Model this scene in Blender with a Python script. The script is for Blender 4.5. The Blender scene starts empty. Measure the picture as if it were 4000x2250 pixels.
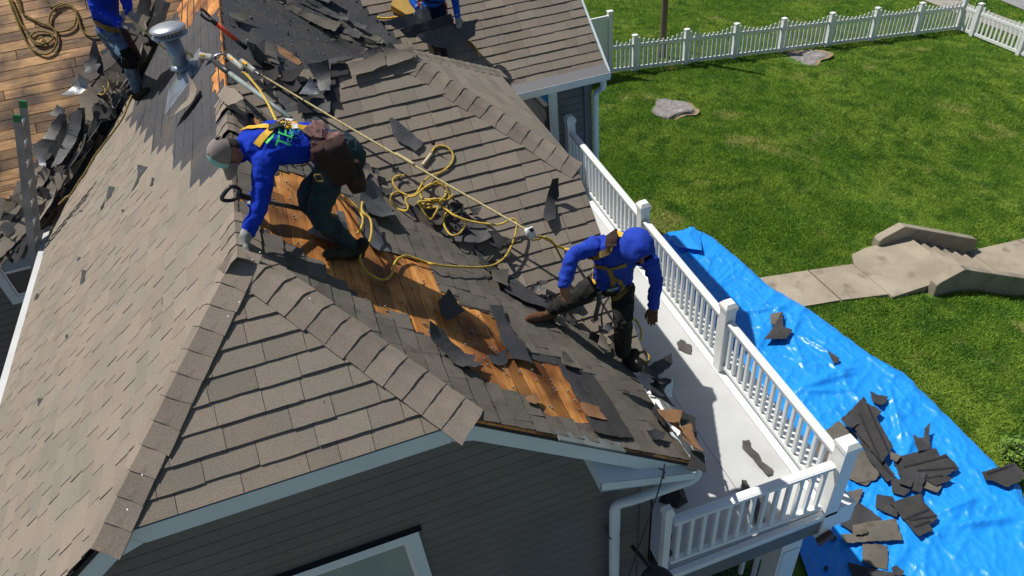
import bpy, bmesh, math, random
import numpy as np
from mathutils import Vector, Matrix, noise
from mathutils.geometry import delaunay_2d_cdt
from mathutils.bvhtree import BVHTree

# ------------------------------------------------------------------ camera, sky, sun
sc = bpy.context.scene
COL = sc.collection
A_ = Vector((-1235, -2225, 2826)).normalized()
B_ = Vector((13389, -3901, 2826)).normalized(); B_ = (B_ - A_*A_.dot(B_)).normalized()
N_ = A_.cross(B_)
if N_.y < 0: N_ = -N_
Z_ = -N_
ROT = Matrix((B_, A_, Z_))          # camera axes (right, down, forward) -> world (x along the eaves, y away, z up)
F_ = 2826.0
def ray(u, v): return ROT @ Vector((u-2000, v-1125, F_))
def at(u, v, ax, val):
    """the point of the sight line through photo position (u,v) where world coordinate ax equals val"""
    r = ray(u, v); return r*(val/r[ax])
cam = bpy.data.cameras.new('camera'); camo = bpy.data.objects.new('camera', cam); COL.objects.link(camo)
cam.sensor_width = 36; cam.lens = F_/4000*36; cam.clip_end = 900; cam.clip_start = .05
rm = Matrix(((ROT[0][0], -ROT[0][1], -ROT[0][2]), (ROT[1][0], -ROT[1][1], -ROT[1][2]), (ROT[2][0], -ROT[2][1], -ROT[2][2])))
camo.matrix_world = rm.to_4x4()
sc.camera = camo
SUN = Vector((-.40, .41, 1.0)).normalized()
w = bpy.data.worlds.new('World'); sc.world = w; w.use_nodes = True
nt = w.node_tree; bg = nt.nodes['Background']
sky = nt.nodes.new('ShaderNodeTexSky'); sky.sky_type = 'NISHITA'; sky.sun_disc = False
sky.sun_elevation = math.asin(SUN.z); sky.sun_rotation = math.atan2(SUN.x, SUN.y)
nt.links.new(sky.outputs[0], bg.inputs[0]); bg.inputs[1].default_value = .072
sl = bpy.data.lights.new('sun', 'SUN'); sl.energy = 5.0; sl.angle = math.radians(.53); sl.color = (1, .955, .88)
so = bpy.data.objects.new('sun', sl); COL.objects.link(so); so.rotation_euler = SUN.to_track_quat('Z', 'Y').to_euler()
so.location = (0, 0, 20)
sc.view_settings.view_transform = 'Standard'; sc.view_settings.look = 'None'; sc.view_settings.gamma = 1
sc.view_settings.exposure = 0.0; sc.view_settings.use_curve_mapping = False
sc.cycles.max_bounces = 6

R_ = random.Random(7)
U = R_.uniform
# ------------------------------------------------------------------ object helpers
ORG = {}
def tag(o, label=None, cat=None, group=None, kind=None):
    if label: o['label'] = label
    if cat: o['category'] = cat
    if group: o['group'] = group
    if kind: o['kind'] = kind
    return o
def thing(name, loc, label, cat, group=None):
    o = bpy.data.objects.new(name, None); COL.objects.link(o); o.location = loc; o.empty_display_size = .1
    ORG[o] = Vector(loc); return tag(o, label, cat, group)
class MB:
    """collects vertices (world coordinates) and faces for one mesh"""
    def __init__(s): s.v = []; s.f = []; s.t = []; s.m = []; s.tint = 1.0; s.mi = 0
    def add(s, vs, fs):
        k = len(s.v); s.v += [Vector(p) for p in vs]
        for f in fs: s.f.append([i+k for i in f]); s.t.append(s.tint); s.m.append(s.mi)
        return s
    def hexa(s, p):       # 8 points: bottom 4 (ccw), top 4
        return s.add(p, [(0,3,2,1),(4,5,6,7),(0,1,5,4),(1,2,6,5),(2,3,7,6),(3,0,4,7)])
    def box(s, a, b):
        x0,y0,z0 = a; x1,y1,z1 = b
        return s.hexa([(x0,y0,z0),(x1,y0,z0),(x1,y1,z0),(x0,y1,z0),(x0,y0,z1),(x1,y0,z1),(x1,y1,z1),(x0,y1,z1)])
    def beam(s, p, q, w_, h_, up=(0,0,1)):
        p = Vector(p); q = Vector(q); t = (q-p).normalized(); u = Vector(up); sd = t.cross(u).normalized(); u = sd.cross(t)
        a = sd*w_/2; b = u*h_/2
        return s.hexa([p-a-b, p+a-b, q+a-b, q-a-b, p-a+b, p+a+b, q+a+b, q-a+b])
    def prism(s, poly, ext):
        n = len(poly); poly = [Vector(p) for p in poly]; e = Vector(ext)
        return s.add(poly+[p+e for p in poly], [tuple(range(n))[::-1], tuple(range(n, 2*n))]+[(i,(i+1)%n,(i+1)%n+n,i+n) for i in range(n)])
    def tube(s, path, r, n=8, cap=True, ref=None):
        path = [Vector(p) for p in path]; m = len(path)
        if not isinstance(r, (list, tuple)): r = [r]*m
        t0 = (path[1]-path[0]).normalized()
        a = Vector(ref) if ref is not None else (Vector((0,0,1)) if abs(t0.z) < .9 else Vector((1,0,0)))
        a = (a - t0*a.dot(t0)).normalized(); vs = []
        for i in range(m):
            t = (path[min(i+1, m-1)]-path[max(i-1, 0)]).normalized()
            if ref is not None: a = Vector(ref)
            a = a - t*a.dot(t)
            if a.length < 1e-4: a = t.orthogonal()
            a.normalize(); b = t.cross(a)
            ra, rb = r[i] if isinstance(r[i], (list, tuple)) else (r[i], r[i])
            for k in range(n):
                g = 2*math.pi*k/n; vs.append(path[i]+a*(math.cos(g)*ra)+b*(math.sin(g)*rb))
        fs = [(i*n+k, i*n+(k+1)%n, (i+1)*n+(k+1)%n, (i+1)*n+k) for i in range(m-1) for k in range(n)]
        if cap: fs += [tuple(range(n))[::-1], tuple(range((m-1)*n, m*n))]
        return s.add(vs, fs)
    def ball(s, c, r, n=10, m=7, axes=None):
        c = Vector(c); r = r if isinstance(r, (list, tuple)) else (r, r, r)
        ax = axes or (Vector((1,0,0)), Vector((0,1,0)), Vector((0,0,1)))
        vs = [c+ax[2]*r[2]]
        for i in range(1, m):
            th = math.pi*i/m
            for k in range(n):
                g = 2*math.pi*k/n
                vs.append(c+ax[0]*(r[0]*math.sin(th)*math.cos(g))+ax[1]*(r[1]*math.sin(th)*math.sin(g))+ax[2]*(r[2]*math.cos(th)))
        vs.append(c-ax[2]*r[2]); L = len(vs)-1; fs = []
        for k in range(n):
            fs.append((0, 1+k, 1+(k+1)%n)); fs.append((L, L-n+(k+1)%n, L-n+k))
            for i in range(m-2): q = 1+i*n; fs.append((q+k, q+n+k, q+n+(k+1)%n, q+(k+1)%n))
        return s.add(vs, fs)
    def lathe(s, c, axis, prof, n=20, ref=None):
        c = Vector(c); axis = Vector(axis).normalized(); a = axis.orthogonal().normalized(); b = axis.cross(a); vs = []
        for (r, h) in prof:
            for k in range(n):
                g = 2*math.pi*k/n; vs.append(c+axis*h+a*(r*math.cos(g))+b*(r*math.sin(g)))
        m = len(prof)
        fs = [(i*n+k, i*n+(k+1)%n, (i+1)*n+(k+1)%n, (i+1)*n+k) for i in range(m-1) for k in range(n)]
        fs += [tuple(range(n))[::-1], tuple(range((m-1)*n, m*n))]
        return s.add(vs, fs)
    def build(s, name, mat, parent=None, smooth=False, org=None, **kw):
        if org is None:
            if parent is not None: org = ORG[parent]
            else:
                zs = min(p.z for p in s.v); n = len(s.v)
                org = Vector((sum(p.x for p in s.v)/n, sum(p.y for p in s.v)/n, zs))
        me = bpy.data.meshes.new(name)
        me.from_pydata([p-org for p in s.v], [], s.f); 
        mats = mat if isinstance(mat, (list, tuple)) else [mat]
        for q in mats: me.materials.append(q)
        if len(mats) > 1: me.polygons.foreach_set('material_index', s.m)
        at_ = me.attributes.new('tint', 'FLOAT', 'FACE'); at_.data.foreach_set('value', [float(x) for x in s.t])
        if smooth: me.polygons.foreach_set('use_smooth', [True]*len(me.polygons))
        me.update()
        o = bpy.data.objects.new(name, me); COL.objects.link(o)
        if parent is not None: o.parent = parent; o.location = org-ORG[parent]
        else: o.location = org
        ORG[o] = org.copy()
        return tag(o, kw.get('label'), kw.get('cat'), kw.get('group'), kw.get('kind'))
def inst(name, me, parent, loc, rz=0.0):
    """another object on shared mesh data, a part of parent"""
    o = bpy.data.objects.new(name, me); COL.objects.link(o); o.parent = parent
    o.location = Vector(loc)-ORG[parent]; o.rotation_euler = (0, 0, rz); ORG[o] = Vector(loc); return o
def fixn(o):
    bm = bmesh.new(); bm.from_mesh(o.data); bmesh.ops.recalc_face_normals(bm, faces=bm.faces); bm.to_mesh(o.data); bm.free(); return o

# ------------------------------------------------------------------ materials
def nn(nt, t, **kw):
    n = nt.nodes.new(t)
    for k, v in kw.items(): setattr(n, k, v)
    return n
def mat(name, c1, c2=None, scale=4., rough=.7, bump=0., bscale=60., metal=0., spec=.5, tint=True, c3=None, s3=20., fine=0., fscale=150., stretch=None, detail=4., bdist=.01, lo=.35, hi=.65):
    m = bpy.data.materials.new(name); m.use_nodes = True; nt = m.node_tree; L = nt.links.new
    b = nt.nodes['Principled BSDF']; b.inputs['Roughness'].default_value = rough; b.inputs['Metallic'].default_value = metal
    b.inputs['Specular IOR Level'].default_value = spec
    geo = nn(nt, 'ShaderNodeNewGeometry'); pos = geo.outputs['Position']
    if stretch:
        mp = nn(nt, 'ShaderNodeMapping'); mp.inputs['Scale'].default_value = stretch; L(pos, mp.inputs[0]); pos = mp.outputs[0]
    def noi(s, d=4.):
        n = nn(nt, 'ShaderNodeTexNoise'); n.inputs['Scale'].default_value = s; n.inputs['Detail'].default_value = d; L(pos, n.inputs[0]); return n.outputs[0]
    def ramp(f, a, b_):
        r = nn(nt, 'ShaderNodeMapRange'); r.inputs[1].default_value = a; r.inputs[2].default_value = b_; L(f, r.inputs[0]); return r.outputs[0]
    def mix(f, a, b_, mode='MIX'):
        x = nn(nt, 'ShaderNodeMix', data_type='RGBA', blend_type=mode)
        if isinstance(f, float): x.inputs[0].default_value = f
        else: L(f, x.inputs[0])
        for i, q in ((6, a), (7, b_)):
            if isinstance(q, tuple): x.inputs[i].default_value = (*q, 1)
            else: L(q, x.inputs[i])
        return x.outputs[2]
    col = tuple(c1)
    if c2: col = mix(ramp(noi(scale, detail), lo, hi), tuple(c1), tuple(c2))
    if c3: col = mix(ramp(noi(s3, 3.), .56, .70), col, tuple(c3))
    def scale_by(col, val):
        cc = nn(nt, 'ShaderNodeCombineXYZ'); [L(val, cc.inputs[i]) for i in range(3)]
        return mix(1.0, col, cc.outputs[0], 'MULTIPLY')
    if fine: col = scale_by(col, fr(nt, noi(fscale, 2.), 1-fine, 1+fine))
    if tint:
        a = nn(nt, 'ShaderNodeAttribute', attribute_name='tint'); col = scale_by(col, a.outputs['Fac'])
    if isinstance(col, tuple): b.inputs['Base Color'].default_value = (*col, 1)
    else: L(col, b.inputs['Base Color'])
    if bump:
        bp = nn(nt, 'ShaderNodeBump'); bp.inputs['Strength'].default_value = bump; bp.inputs['Distance'].default_value = bdist
        L(noi(bscale, 3.), bp.inputs['Height']); L(bp.outputs[0], b.inputs['Normal'])
    return m
def fr(nt, f, a, b_):
    r = nt.nodes.new('ShaderNodeMapRange'); r.inputs[1].default_value = .3; r.inputs[2].default_value = .7
    r.inputs[3].default_value = a; r.inputs[4].default_value = b_; nt.links.new(f, r.inputs[0]); return r.outputs[0]

m_sh = mat('shingle_granules', (.255,.212,.170), (.220,.196,.160), 2.2, .95, .5, 260., fine=.33, fscale=230., c3=(.245,.195,.165), s3=6., spec=.2)
m_cap = mat('ridge_granules', (.270,.222,.180), (.235,.200,.165), 2.5, .95, .5, 260., fine=.35, fscale=230., spec=.2)
m_old = mat('weathered_shingle', (.150,.135,.112), (.112,.105,.09), 3., .95, .5, 200., fine=.3, fscale=200., c3=(.10,.085,.07), s3=9., spec=.2)
m_back = mat('shingle_underside', (.055,.055,.058), (.035,.035,.038), 6., .8, .3, 120., fine=.25, spec=.3)
m_gran = mat('black_granules', (.045,.043,.043), (.03,.03,.03), 8., .9, .5, 240., fine=.5, fscale=260.)
m_felt = mat('tar_felt', (.038,.040,.046), (.060,.058,.062), 1.6, .72, .35, 18., c3=(.075,.06,.05), s3=3.1, fine=.12, fscale=40., spec=.35, bdist=.02)
m_felt2 = mat('grey_felt', (.085,.088,.095), (.05,.05,.055), 3., .6, .3, 25., fine=.15, fscale=60.)
m_brown = mat('rust_brown_granules', (.33,.17,.075), (.24,.12,.055), 9., .9, .5, 240., fine=.35, fscale=240.)
m_silver = mat('weathered_aluminium', (.32,.34,.36), (.2,.21,.22), 5., .4, .3, 40., metal=.5)
m_white = mat('white_vinyl', (.80,.81,.80), (.74,.76,.75), 3., .4, .0, spec=.4)
m_trim = mat('white_trim_shade_tint', (.68,.77,.80), (.62,.71,.74), 2., .5, .05, 40.)  # white paint with the cyan cast of shade mixed into its colour
m_side = mat('slate_vinyl_siding', (.150,.144,.136), (.128,.124,.118), 2., .6, .1, 300., fine=.06)
m_deck = mat('light_deck_membrane', (.52,.53,.525), (.47,.48,.48), 2.0, .8, .15, 200., fine=.06, fscale=120., c3=(.42,.42,.41), s3=1.3)
m_dark = mat('dark_void', (.012,.012,.013), tint=False)
m_black = mat('black_rubber', (.018,.018,.02), rough=.45)
m_glass = mat('window_glass', (.02,.025,.03), rough=.05, spec=.8)
m_blind = mat('window_blind', (.30,.36,.31), (.25,.31,.27), 3., .5)
m_conc = mat('pale_concrete', (.37,.32,.24), (.27,.23,.17), 1.6, .9, .3, 60., c3=(.20,.17,.125), s3=2.6, fine=.08, fscale=50.)
m_road = mat('asphalt_road', (.28,.28,.28), (.24,.24,.24), 2., .9)
m_rope = mat('yellow_rope', (.62,.44,.07), (.50,.34,.06), 12., .6, .2, 300., spec=.3)
m_rope2 = mat('pale_rope', (.66,.56,.30), (.55,.46,.22), 12., .7, spec=.3)
m_rope3 = mat('brown_rope', (.30,.21,.06), (.20,.14,.045), 12., .8, spec=.3)
m_alu = mat('ladder_aluminium', (.30,.30,.30), (.22,.22,.22), 6., .6, .1, 60., metal=.15)
m_galv = mat('galvanised_steel', (.30,.36,.42), (.22,.27,.33), 5., .35, .1, 20., metal=.55)
m_bright = mat('bright_cap_steel', (.62,.64,.66), (.5,.52,.54), 6., .3, .1, 20., metal=.7)
m_green = mat('green_plastic', (.01,.16,.05), rough=.4)
m_stump = mat('weathered_stump', (.25,.235,.225), (.16,.15,.14), 5., .9, .6, 25., c3=(.34,.33,.33), s3=4., bdist=.03)
m_soil = mat('bare_soil', (.30,.22,.13), (.22,.17,.10), 6., .95, .5, 40.)
m_pole = mat('timber_pole', (.17,.125,.085), (.11,.085,.06), 6., .9, .3, 30., stretch=(6,6,.5))
m_bark = mat('dark_bark', (.06,.05,.035))
m_orange = mat('orange_fibreglass', (.85,.10,.035), rough=.4)
m_fuzz = mat('worn_blade', (.06,.065,.055), (.035,.035,.03), 20., .9, .5, 80.)
m_shaft = mat('pale_grey_shaft', (.27,.32,.31), (.19,.23,.22), 14., .55)
m_wshaft = mat('dirty_shaft', (.12,.10,.08), (.06,.05,.04), 14., .7)
m_lime = mat('lime_board', (.32,.62,.12), rough=.5)
m_ink = mat('dark_ink', (.01,.02,.06), rough=.5)
m_yel = mat('yellow_webbing', (.78,.44,.01), (.68,.38,.01), 20., .6)
m_web2 = mat('dusty_webbing', (.24,.17,.04), (.14,.10,.03), 14., .8)
m_red = mat('red_webbing', (.42,.03,.015), rough=.7)
m_ylw = mat('yellow_foam', (.60,.37,.09), (.50,.30,.06), 7., .8, .3, 60.)

def wood(name, a, b_, c, along):
    """bare sheathing boards: grain runs along one world axis, stains and knots between"""
    m = bpy.data.materials.new(name); m.use_nodes = True; nt = m.node_tree; L = nt.links.new; b = nt.nodes['Principled BSDF']
    b.inputs['Roughness'].default_value = .65; b.inputs['Specular IOR Level'].default_value = .3
    geo = nn(nt, 'ShaderNodeNewGeometry'); mp = nn(nt, 'ShaderNodeMapping')
    mp.inputs['Scale'].default_value = (1.2, 14, 14) if along == 0 else (14, 1.2, 14)
    L(geo.outputs['Position'], mp.inputs[0])
    def N(s, src, d=5.):
        n = nn(nt, 'ShaderNodeTexNoise'); n.inputs['Scale'].default_value = s; n.inputs['Detail'].default_value = d; L(src, n.inputs[0]); return n.outputs[0]
    def rmp(f, lo, hi):
        r = nn(nt, 'ShaderNodeMapRange'); r.inputs[1].default_value = lo; r.inputs[2].default_value = hi; L(f, r.inputs[0]); return r.outputs[0]
    def mx(f, x, y, mode='MIX'):
        q = nn(nt, 'ShaderNodeMix', data_type='RGBA', blend_type=mode)
        if isinstance(f, float): q.inputs[0].default_value = f
        else: L(f, q.inputs[0])
        for i, z in ((6, x), (7, y)):
            if isinstance(z, tuple): q.inputs[i].default_value = (*z, 1)
            else: L(z, q.inputs[i])
        return q.outputs[2]
    grain = rmp(N(3., mp.outputs[0]), .35, .65)
    col = mx(grain, a, b_)
    stain = rmp(N(1.9, geo.outputs['Position'], 7.), .43, .62)
    col = mx(stain, col, c)
    st2 = rmp(N(2., mp.outputs[0], 6.), .60, .72); col = mx(st2, col, tuple(x*.45 for x in c))
    at_ = nn(nt, 'ShaderNodeAttribute', attribute_name='tint'); cc = nn(nt, 'ShaderNodeCombineXYZ'); [L(at_.outputs['Fac'], cc.inputs[i]) for i in range(3)]
    col = mx(1.0, col, cc.outputs[0], 'MULTIPLY')
    L(col, b.inputs['Base Color'])
    bp = nn(nt, 'ShaderNodeBump'); bp.inputs['Strength'].default_value = .4; bp.inputs['Distance'].default_value = .006
    L(N(6., mp.outputs[0]), bp.inputs['Height']); L(bp.outputs[0], b.inputs['Normal'])
    return m
m_wood = wood('orange_pine_boards', (.56,.20,.04), (.70,.35,.11), (.20,.07,.022), 1)
m_wood2 = wood('tan_pine_boards', (.38,.19,.065), (.60,.36,.16), (.095,.05,.027), 0)

# ------------------------------------------------------------------ the planes the place is made of
class Pl:
    def __init__(s, O, eu, ev):
        s.O = Vector(O); s.eu = Vector(eu).normalized(); s.ev = Vector(ev).normalized(); s.n = s.eu.cross(s.ev)
        if s.n.z < 0: s.n = -s.n
    def P(s, u, v, h=0.): return s.O+s.eu*u+s.ev*v+s.n*h
    def uv(s, p): d = Vector(p)-s.O; return (d.dot(s.eu), d.dot(s.ev))
    def px(s, u, v, h=0.):
        r = ray(u, v); p = r*((s.O+s.n*h).dot(s.n)/r.dot(s.n)); return s.uv(p)
    def xy(s, x, y):    # world x,y -> uv
        z = s.O.z-((x-s.O.x)*s.n.x+(y-s.O.y)*s.n.y)/s.n.z; return s.uv((x, y, z))
    def z(s, x, y): return s.O.z-((x-s.O.x)*s.n.x+(y-s.O.y)*s.n.y)/s.n.z
RX, RZ, PI_ = -.67, -2.62, .79
L_ = Pl((-3.6, 0, RZ+PI_*(-3.6-RX)), (0,1,0), (1,0,PI_))
Rr = Pl((2.06, 0, RZ-PI_*(2.06-RX)), (0,1,0), (-1,0,PI_))
H_ = Pl((0, 3.0, -3.455), (1,0,0), (0,1,.752))
M_ = Pl((0, 4.0, RZ-.8*2.9), (1,0,0), (0,1,.8))
Mb = Pl((0, 9.8, RZ-.8*2.9), (1,0,0), (0,-1,.8))
P_ = Pl((2.27, 0, -3.60), (0,1,0), (-1,0,.76))
FL = Pl((0, 9.6, -4.93), (1,0,0), (0,1,.8))
FR = Pl((0, 9.4, -4.448), (1,0,0), (0,1,.81))
ZD, ZG = -6.36, -9.3
DSL = .045
def zd(y): return ZD+DSL*(y-3.2)
D_ = Pl((0, 3.2, ZD), (1,0,0), (0,1,DSL))
T_ = Pl((0, 0, -9.22), (1,0,0), (0,1,0))
def OV(pts): return [(x*1.5528, y*1.5528) for x, y in pts]
def ZM(ox, oy, s, pts): return [(ox+x*s, oy+y*s) for x, y in pts]
def inside(p, poly):
    x, y = p; c = False; n = len(poly)
    for i in range(n):
        x1, y1 = poly[i]; x2, y2 = poly[(i+1) % n]
        if (y1 > y) != (y2 > y) and x < (x2-x1)*(y-y1)/(y2-y1)+x1: c = not c
    return c
def clip(poly, cv):
    """Sutherland-Hodgman against a convex polygon (any winding)"""
    ar = sum(cv[i][0]*cv[(i+1)%len(cv)][1]-cv[(i+1)%len(cv)][0]*cv[i][1] for i in range(len(cv)))
    if ar < 0: cv = cv[::-1]
    out = poly
    for i in range(len(cv)):
        a = cv[i]; b = cv[(i+1) % len(cv)]; inp = out; out = []
        def sd(p): return (b[0]-a[0])*(p[1]-a[1])-(b[1]-a[1])*(p[0]-a[0])
        for j in range(len(inp)):
            p = inp[j]; q = inp[(j+1) % len(inp)]; sp, sq = sd(p), sd(q)
            if sp >= 0: out.append(p)
            if (sp > 0 > sq) or (sp < 0 < sq):
                t = sp/(sp-sq); out.append((p[0]+(q[0]-p[0])*t, p[1]+(q[1]-p[1])*t))
        if len(out) < 3: return []
    return out
def gz(x, y):
    """height of the lawn"""
    def ss(t): t = min(1, max(0, t)); return t*t*(3-2*t)
    z = ZG-.02-.104*max(0., min(x, 40.)-8.9)
    z -= .62*ss((x-10.4)/2.3)*(1-ss((y-10.5)/5.))
    if x < -6: z -= 0
    return z
def ground_px(u, v):
    r = ray(u, v); t = ZG/r.z
    for _ in range(25): p = r*t; t *= gz(p.x, p.y)/p.z
    return r*t
# ================================================================== SETTING
def grass_mat(name, blades):
    m = bpy.data.materials.new(name); m.use_nodes = True; nt = m.node_tree; L = nt.links.new; b = nt.nodes['Principled BSDF']
    b.inputs['Roughness'].default_value = .75; b.inputs['Specular IOR Level'].default_value = .25
    geo = nn(nt, 'ShaderNodeNewGeometry')
    def N(s, d): n = nn(nt, 'ShaderNodeTexNoise'); n.inputs['Scale'].default_value = s; n.inputs['Detail'].default_value = d; L(geo.outputs['Position'], n.inputs[0]); return n.outputs[0]
    def rmp(f, lo, hi): r = nn(nt, 'ShaderNodeMapRange'); r.inputs[1].default_value = lo; r.inputs[2].default_value = hi; L(f, r.inputs[0]); return r.outputs[0]
    def mx(f, x, y, mode='MIX'):
        q = nn(nt, 'ShaderNodeMix', data_type='RGBA', blend_type=mode)
        if isinstance(f, float): q.inputs[0].default_value = f
        else: L(f, q.inputs[0])
        for i, z in ((6, x), (7, y)):
            if isinstance(z, tuple): q.inputs[i].default_value = (*z, 1)
            else: L(z, q.inputs[i])
        return q.outputs[2]
    k = 1.75 if blades else 1.1
    c = mx(rmp(N(.55, 5.), .38, .62), (.078*k,.145*k,.013*k), (.135*k,.200*k,.026*k))
    c = mx(rmp(N(2.3, 5.), .44, .66), c, (.050*k,.110*k,.012*k))
    c = mx(rmp(N(.9, 8.), .60, .74), c, (.21*k,.22*k,.065*k))
    at_ = nn(nt, 'ShaderNodeAttribute', attribute_name='tint'); cc = nn(nt, 'ShaderNodeCombineXYZ'); [L(at_.outputs['Fac'], cc.inputs[i]) for i in range(3)]
    c = mx(1.0, c, cc.outputs[0], 'MULTIPLY') if blades else c
    L(c, b.inputs['Base Color'])
    if blades:
        tr = nn(nt, 'ShaderNodeBsdfTranslucent'); L(c, tr.inputs[0]); ms = nn(nt, 'ShaderNodeMixShader'); ms.inputs[0].default_value = .3
        L(b.outputs[0], ms.inputs[1]); L(tr.outputs[0], ms.inputs[2]); L(ms.outputs[0], nt.nodes['Material Output'].inputs[0])
    return m
m_lawn = grass_mat('lawn_soil', False); m_blade = grass_mat('grass_blades', True)
xs = [-120,-60,-30,-15,-8]+[i*.5 for i in range(-14, 61)]+[33,38,45,60,90,140,220,320]
ys = [-60,-30,-15,-5]+[i*.5 for i in range(-8, 61)]+[33,38,45,60,90,150,260,400]
g = MB()
g.v = [Vector((x, y, gz(x, y))) for y in ys for x in xs]
nx = len(xs)
for j in range(len(ys)-1):
    for i in range(nx-1): g.f.append([j*nx+i, j*nx+i+1, (j+1)*nx+i+1, (j+1)*nx+i]); g.t.append(1); g.m.append(0)
g.build('lawn', m_lawn, smooth=True, org=Vector((0,0,ZG)), kind='structure')

# concrete path, landing and steps
pathU = [(4.6, 9.4), (6.5, 9.15), (7.4, 9.02), (9.2, 8.62)]
pathD = [(4.6, 8.3), (6.5, 8.15), (7.8, 7.98), (9.2, 7.62)]
WALK = thing('garden_path', (8, 8.3, -9.32), 'pale concrete slab path with a flight of six steps between two sloping cheek walls', 'path')
def zp(x): return gz(min(x, 9.4), 20)+.05
slabs = [(4.6,5.9),(5.93,7.1),(7.13,8.3),(8.33,9.18)]
def lerpy(pl, x):
    for (x0,y0),(x1,y1) in zip(pl, pl[1:]):
        if x <= x1: return y0+(y1-y0)*(x-x0)/(x1-x0)
    return pl[-1][1]
for a, b in slabs:
    mb = MB(); mb.tint = U(.94, 1.06); z = -9.27
    mb.prism([(a, lerpy(pathD,a), z-.12), (b, lerpy(pathD,b), z-.12), (b, lerpy(pathU,b), z-.12), (a, lerpy(pathU,a), z-.12)], (0,0,.12)); mb.build('paving_slab', m_conc, WALK)
zl = -9.30
mb = MB(); mb.prism([(9.21,7.55,zl-.3),(10.75,7.55,zl-.3),(10.75,8.92,zl-.3),(9.75,8.95,zl-.3),(9.4,8.9,zl-.3),(9.21,8.6,zl-.3)], (0,0,.31)); mb.build('landing', m_conc, WALK)
for k in range(6):
    mb = MB(); mb.tint = U(.88, 1.05); x0 = 10.75+k*.31; zt = zl-.165*(k+1); mb.box((x0, 7.55, zt-.3), (x0+.31, 8.86, zt)); mb.build('step', m_conc, WALK)
for a, b in [(12.61,14.0),(14.03,15.5),(15.53,17.0),(17.03,18.5)]:
    mb = MB(); mb.tint = U(.94, 1.06); dz = -.03
    p = [(a,7.5,gz(a,6)+.02),(b,7.5,gz(b,6)+.02),(b,8.9,gz(b,6)+.02),(a,8.9,gz(a,6)+.02)]
    mb.hexa([(x,y,z-.1) for x,y,z in p]+[(x,y,z+.03) for x,y,z in p]); mb.build('paving_slab', m_conc, WALK)
for yy in (7.37, 8.88):   # cheek walls: level head, bevelled shoulder, long slope down the steps
    mb = MB(); mb.tint = .93
    pr = [(10.0, zl-.5), (10.0, zl+.14), (10.06, zl+.19), (10.55, zl+.33), (12.70, zl-.68), (12.75, zl-.72), (12.75, zl-1.5)]
    mb.prism([(x, yy, z) for x, z in pr], (0, .18, 0)); cw = fixn(mb.build('cheek_wall', m_conc, WALK)); bv_ = cw.modifiers.new('b', 'BEVEL'); bv_.width = .02; bv_.segments = 2

# pavement and road beyond the right-hand fence
def strip(name, pts, m, h):
    mb = MB(); vs = [ (p.x, p.y, gz(p.x,p.y)+h) for p in pts]; n = len(vs)//2
    for i in range(n-1): mb.add([vs[i], vs[i+1], vs[2*n-2-i], vs[2*n-1-i]], [(0,1,2,3)])
    return mb.build(name, m, kind='structure')
def line_between(p, q, k): return [p.lerp(q, i/k) for i in range(k+1)]
a0, a1 = ground_px(3590, -12), ground_px(4200, 455)
b0, b1 = ground_px(3655, -12), ground_px(4200, 350)
ps = mat('pavement_gravel', (.36,.33,.29), (.26,.24,.21), 5., .9, fine=.15, fscale=30.)
q1 = [Vector((23.6, y, 0)) for y in range(4, 60, 4)]; q2 = [Vector((24.9, y, 0)) for y in range(4, 60, 4)][::-1]
strip('pavement', q1+q2, ps, .04)
r0 = ground_px(3900, 0); r1 = ground_px(4000, 42)
dv = (r1-r0).normalized(); dv.z = 0; sd = Vector((dv.y, -dv.x, 0)).normalized()
if sd.x < 0: sd = -sd
q1 = [r0+dv*t for t in range(-60, 70, 5)]; q2 = [p+sd*7 for p in q1][::-1]
strip('road', q1+q2, m_road, .03)
# bare worn patches round the stumps
def stump(cx, cy, rx, ry, h, label, seed):
    rr = random.Random(seed); n = 26; z = gz(cx, cy)
    ring = []
    for k in range(n):
        a = 2*math.pi*k/n; q = 1+.16*math.sin(3*a+seed)+.1*math.sin(5*a+seed*2)+rr.uniform(-.06,.06); ring.append((math.cos(a)*rx*q, math.sin(a)*ry*q))
    t = thing('tree_stump', (cx, cy, z), label, 'tree stump')
    mb = MB(); tv = []
    for lv, (s, hh) in enumerate([(1.13,-.05),(1.06,h*.35),(1.0,h*.85),(.95,h),(.6,h*1.02),(.3,h*.93)]):
        for k,(x,y) in enumerate(ring):
            j = 1+.05*noise.noise(Vector((k*.9, lv*1.3, seed))); tv.append((cx+x*s*j, cy+y*s*j, z+hh+(.025*noise.noise(Vector((x*5,y*5,seed))) if lv > 2 else 0)))
    m = len(tv)//n; mb.add(tv, [(i*n+k, i*n+(k+1)%n, (i+1)*n+(k+1)%n, (i+1)*n+k) for i in range(m-1) for k in range(n)]+[tuple(range((m-1)*n, m*n))])
    mb.build('cut_face', m_stump, t)
    mb = MB(); pv = [(cx,cy,z+.02)]
    for k,(x,y) in enumerate(ring):
        q_ = 1.12+.14*rr.random(); pv.append((cx+x*q_+.04, cy+y*q_-.03, z+.022+.006*rr.random()))
    mb.add(pv, [(0,1+k,1+(k+1)%n) for k in range(n)]); mb.build('bare_soil', m_soil, t)
    return t
p = ground_px(2622, 432); stump(p.x, p.y, .52, .50, .11, 'round grey tree stump cut low in the middle of the lawn', 3)
p = ground_px(3140, 226); stump(p.x, p.y, .66, .55, .035, 'flat broken tree stump with bare soil right under the picket fence', 8)

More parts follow.
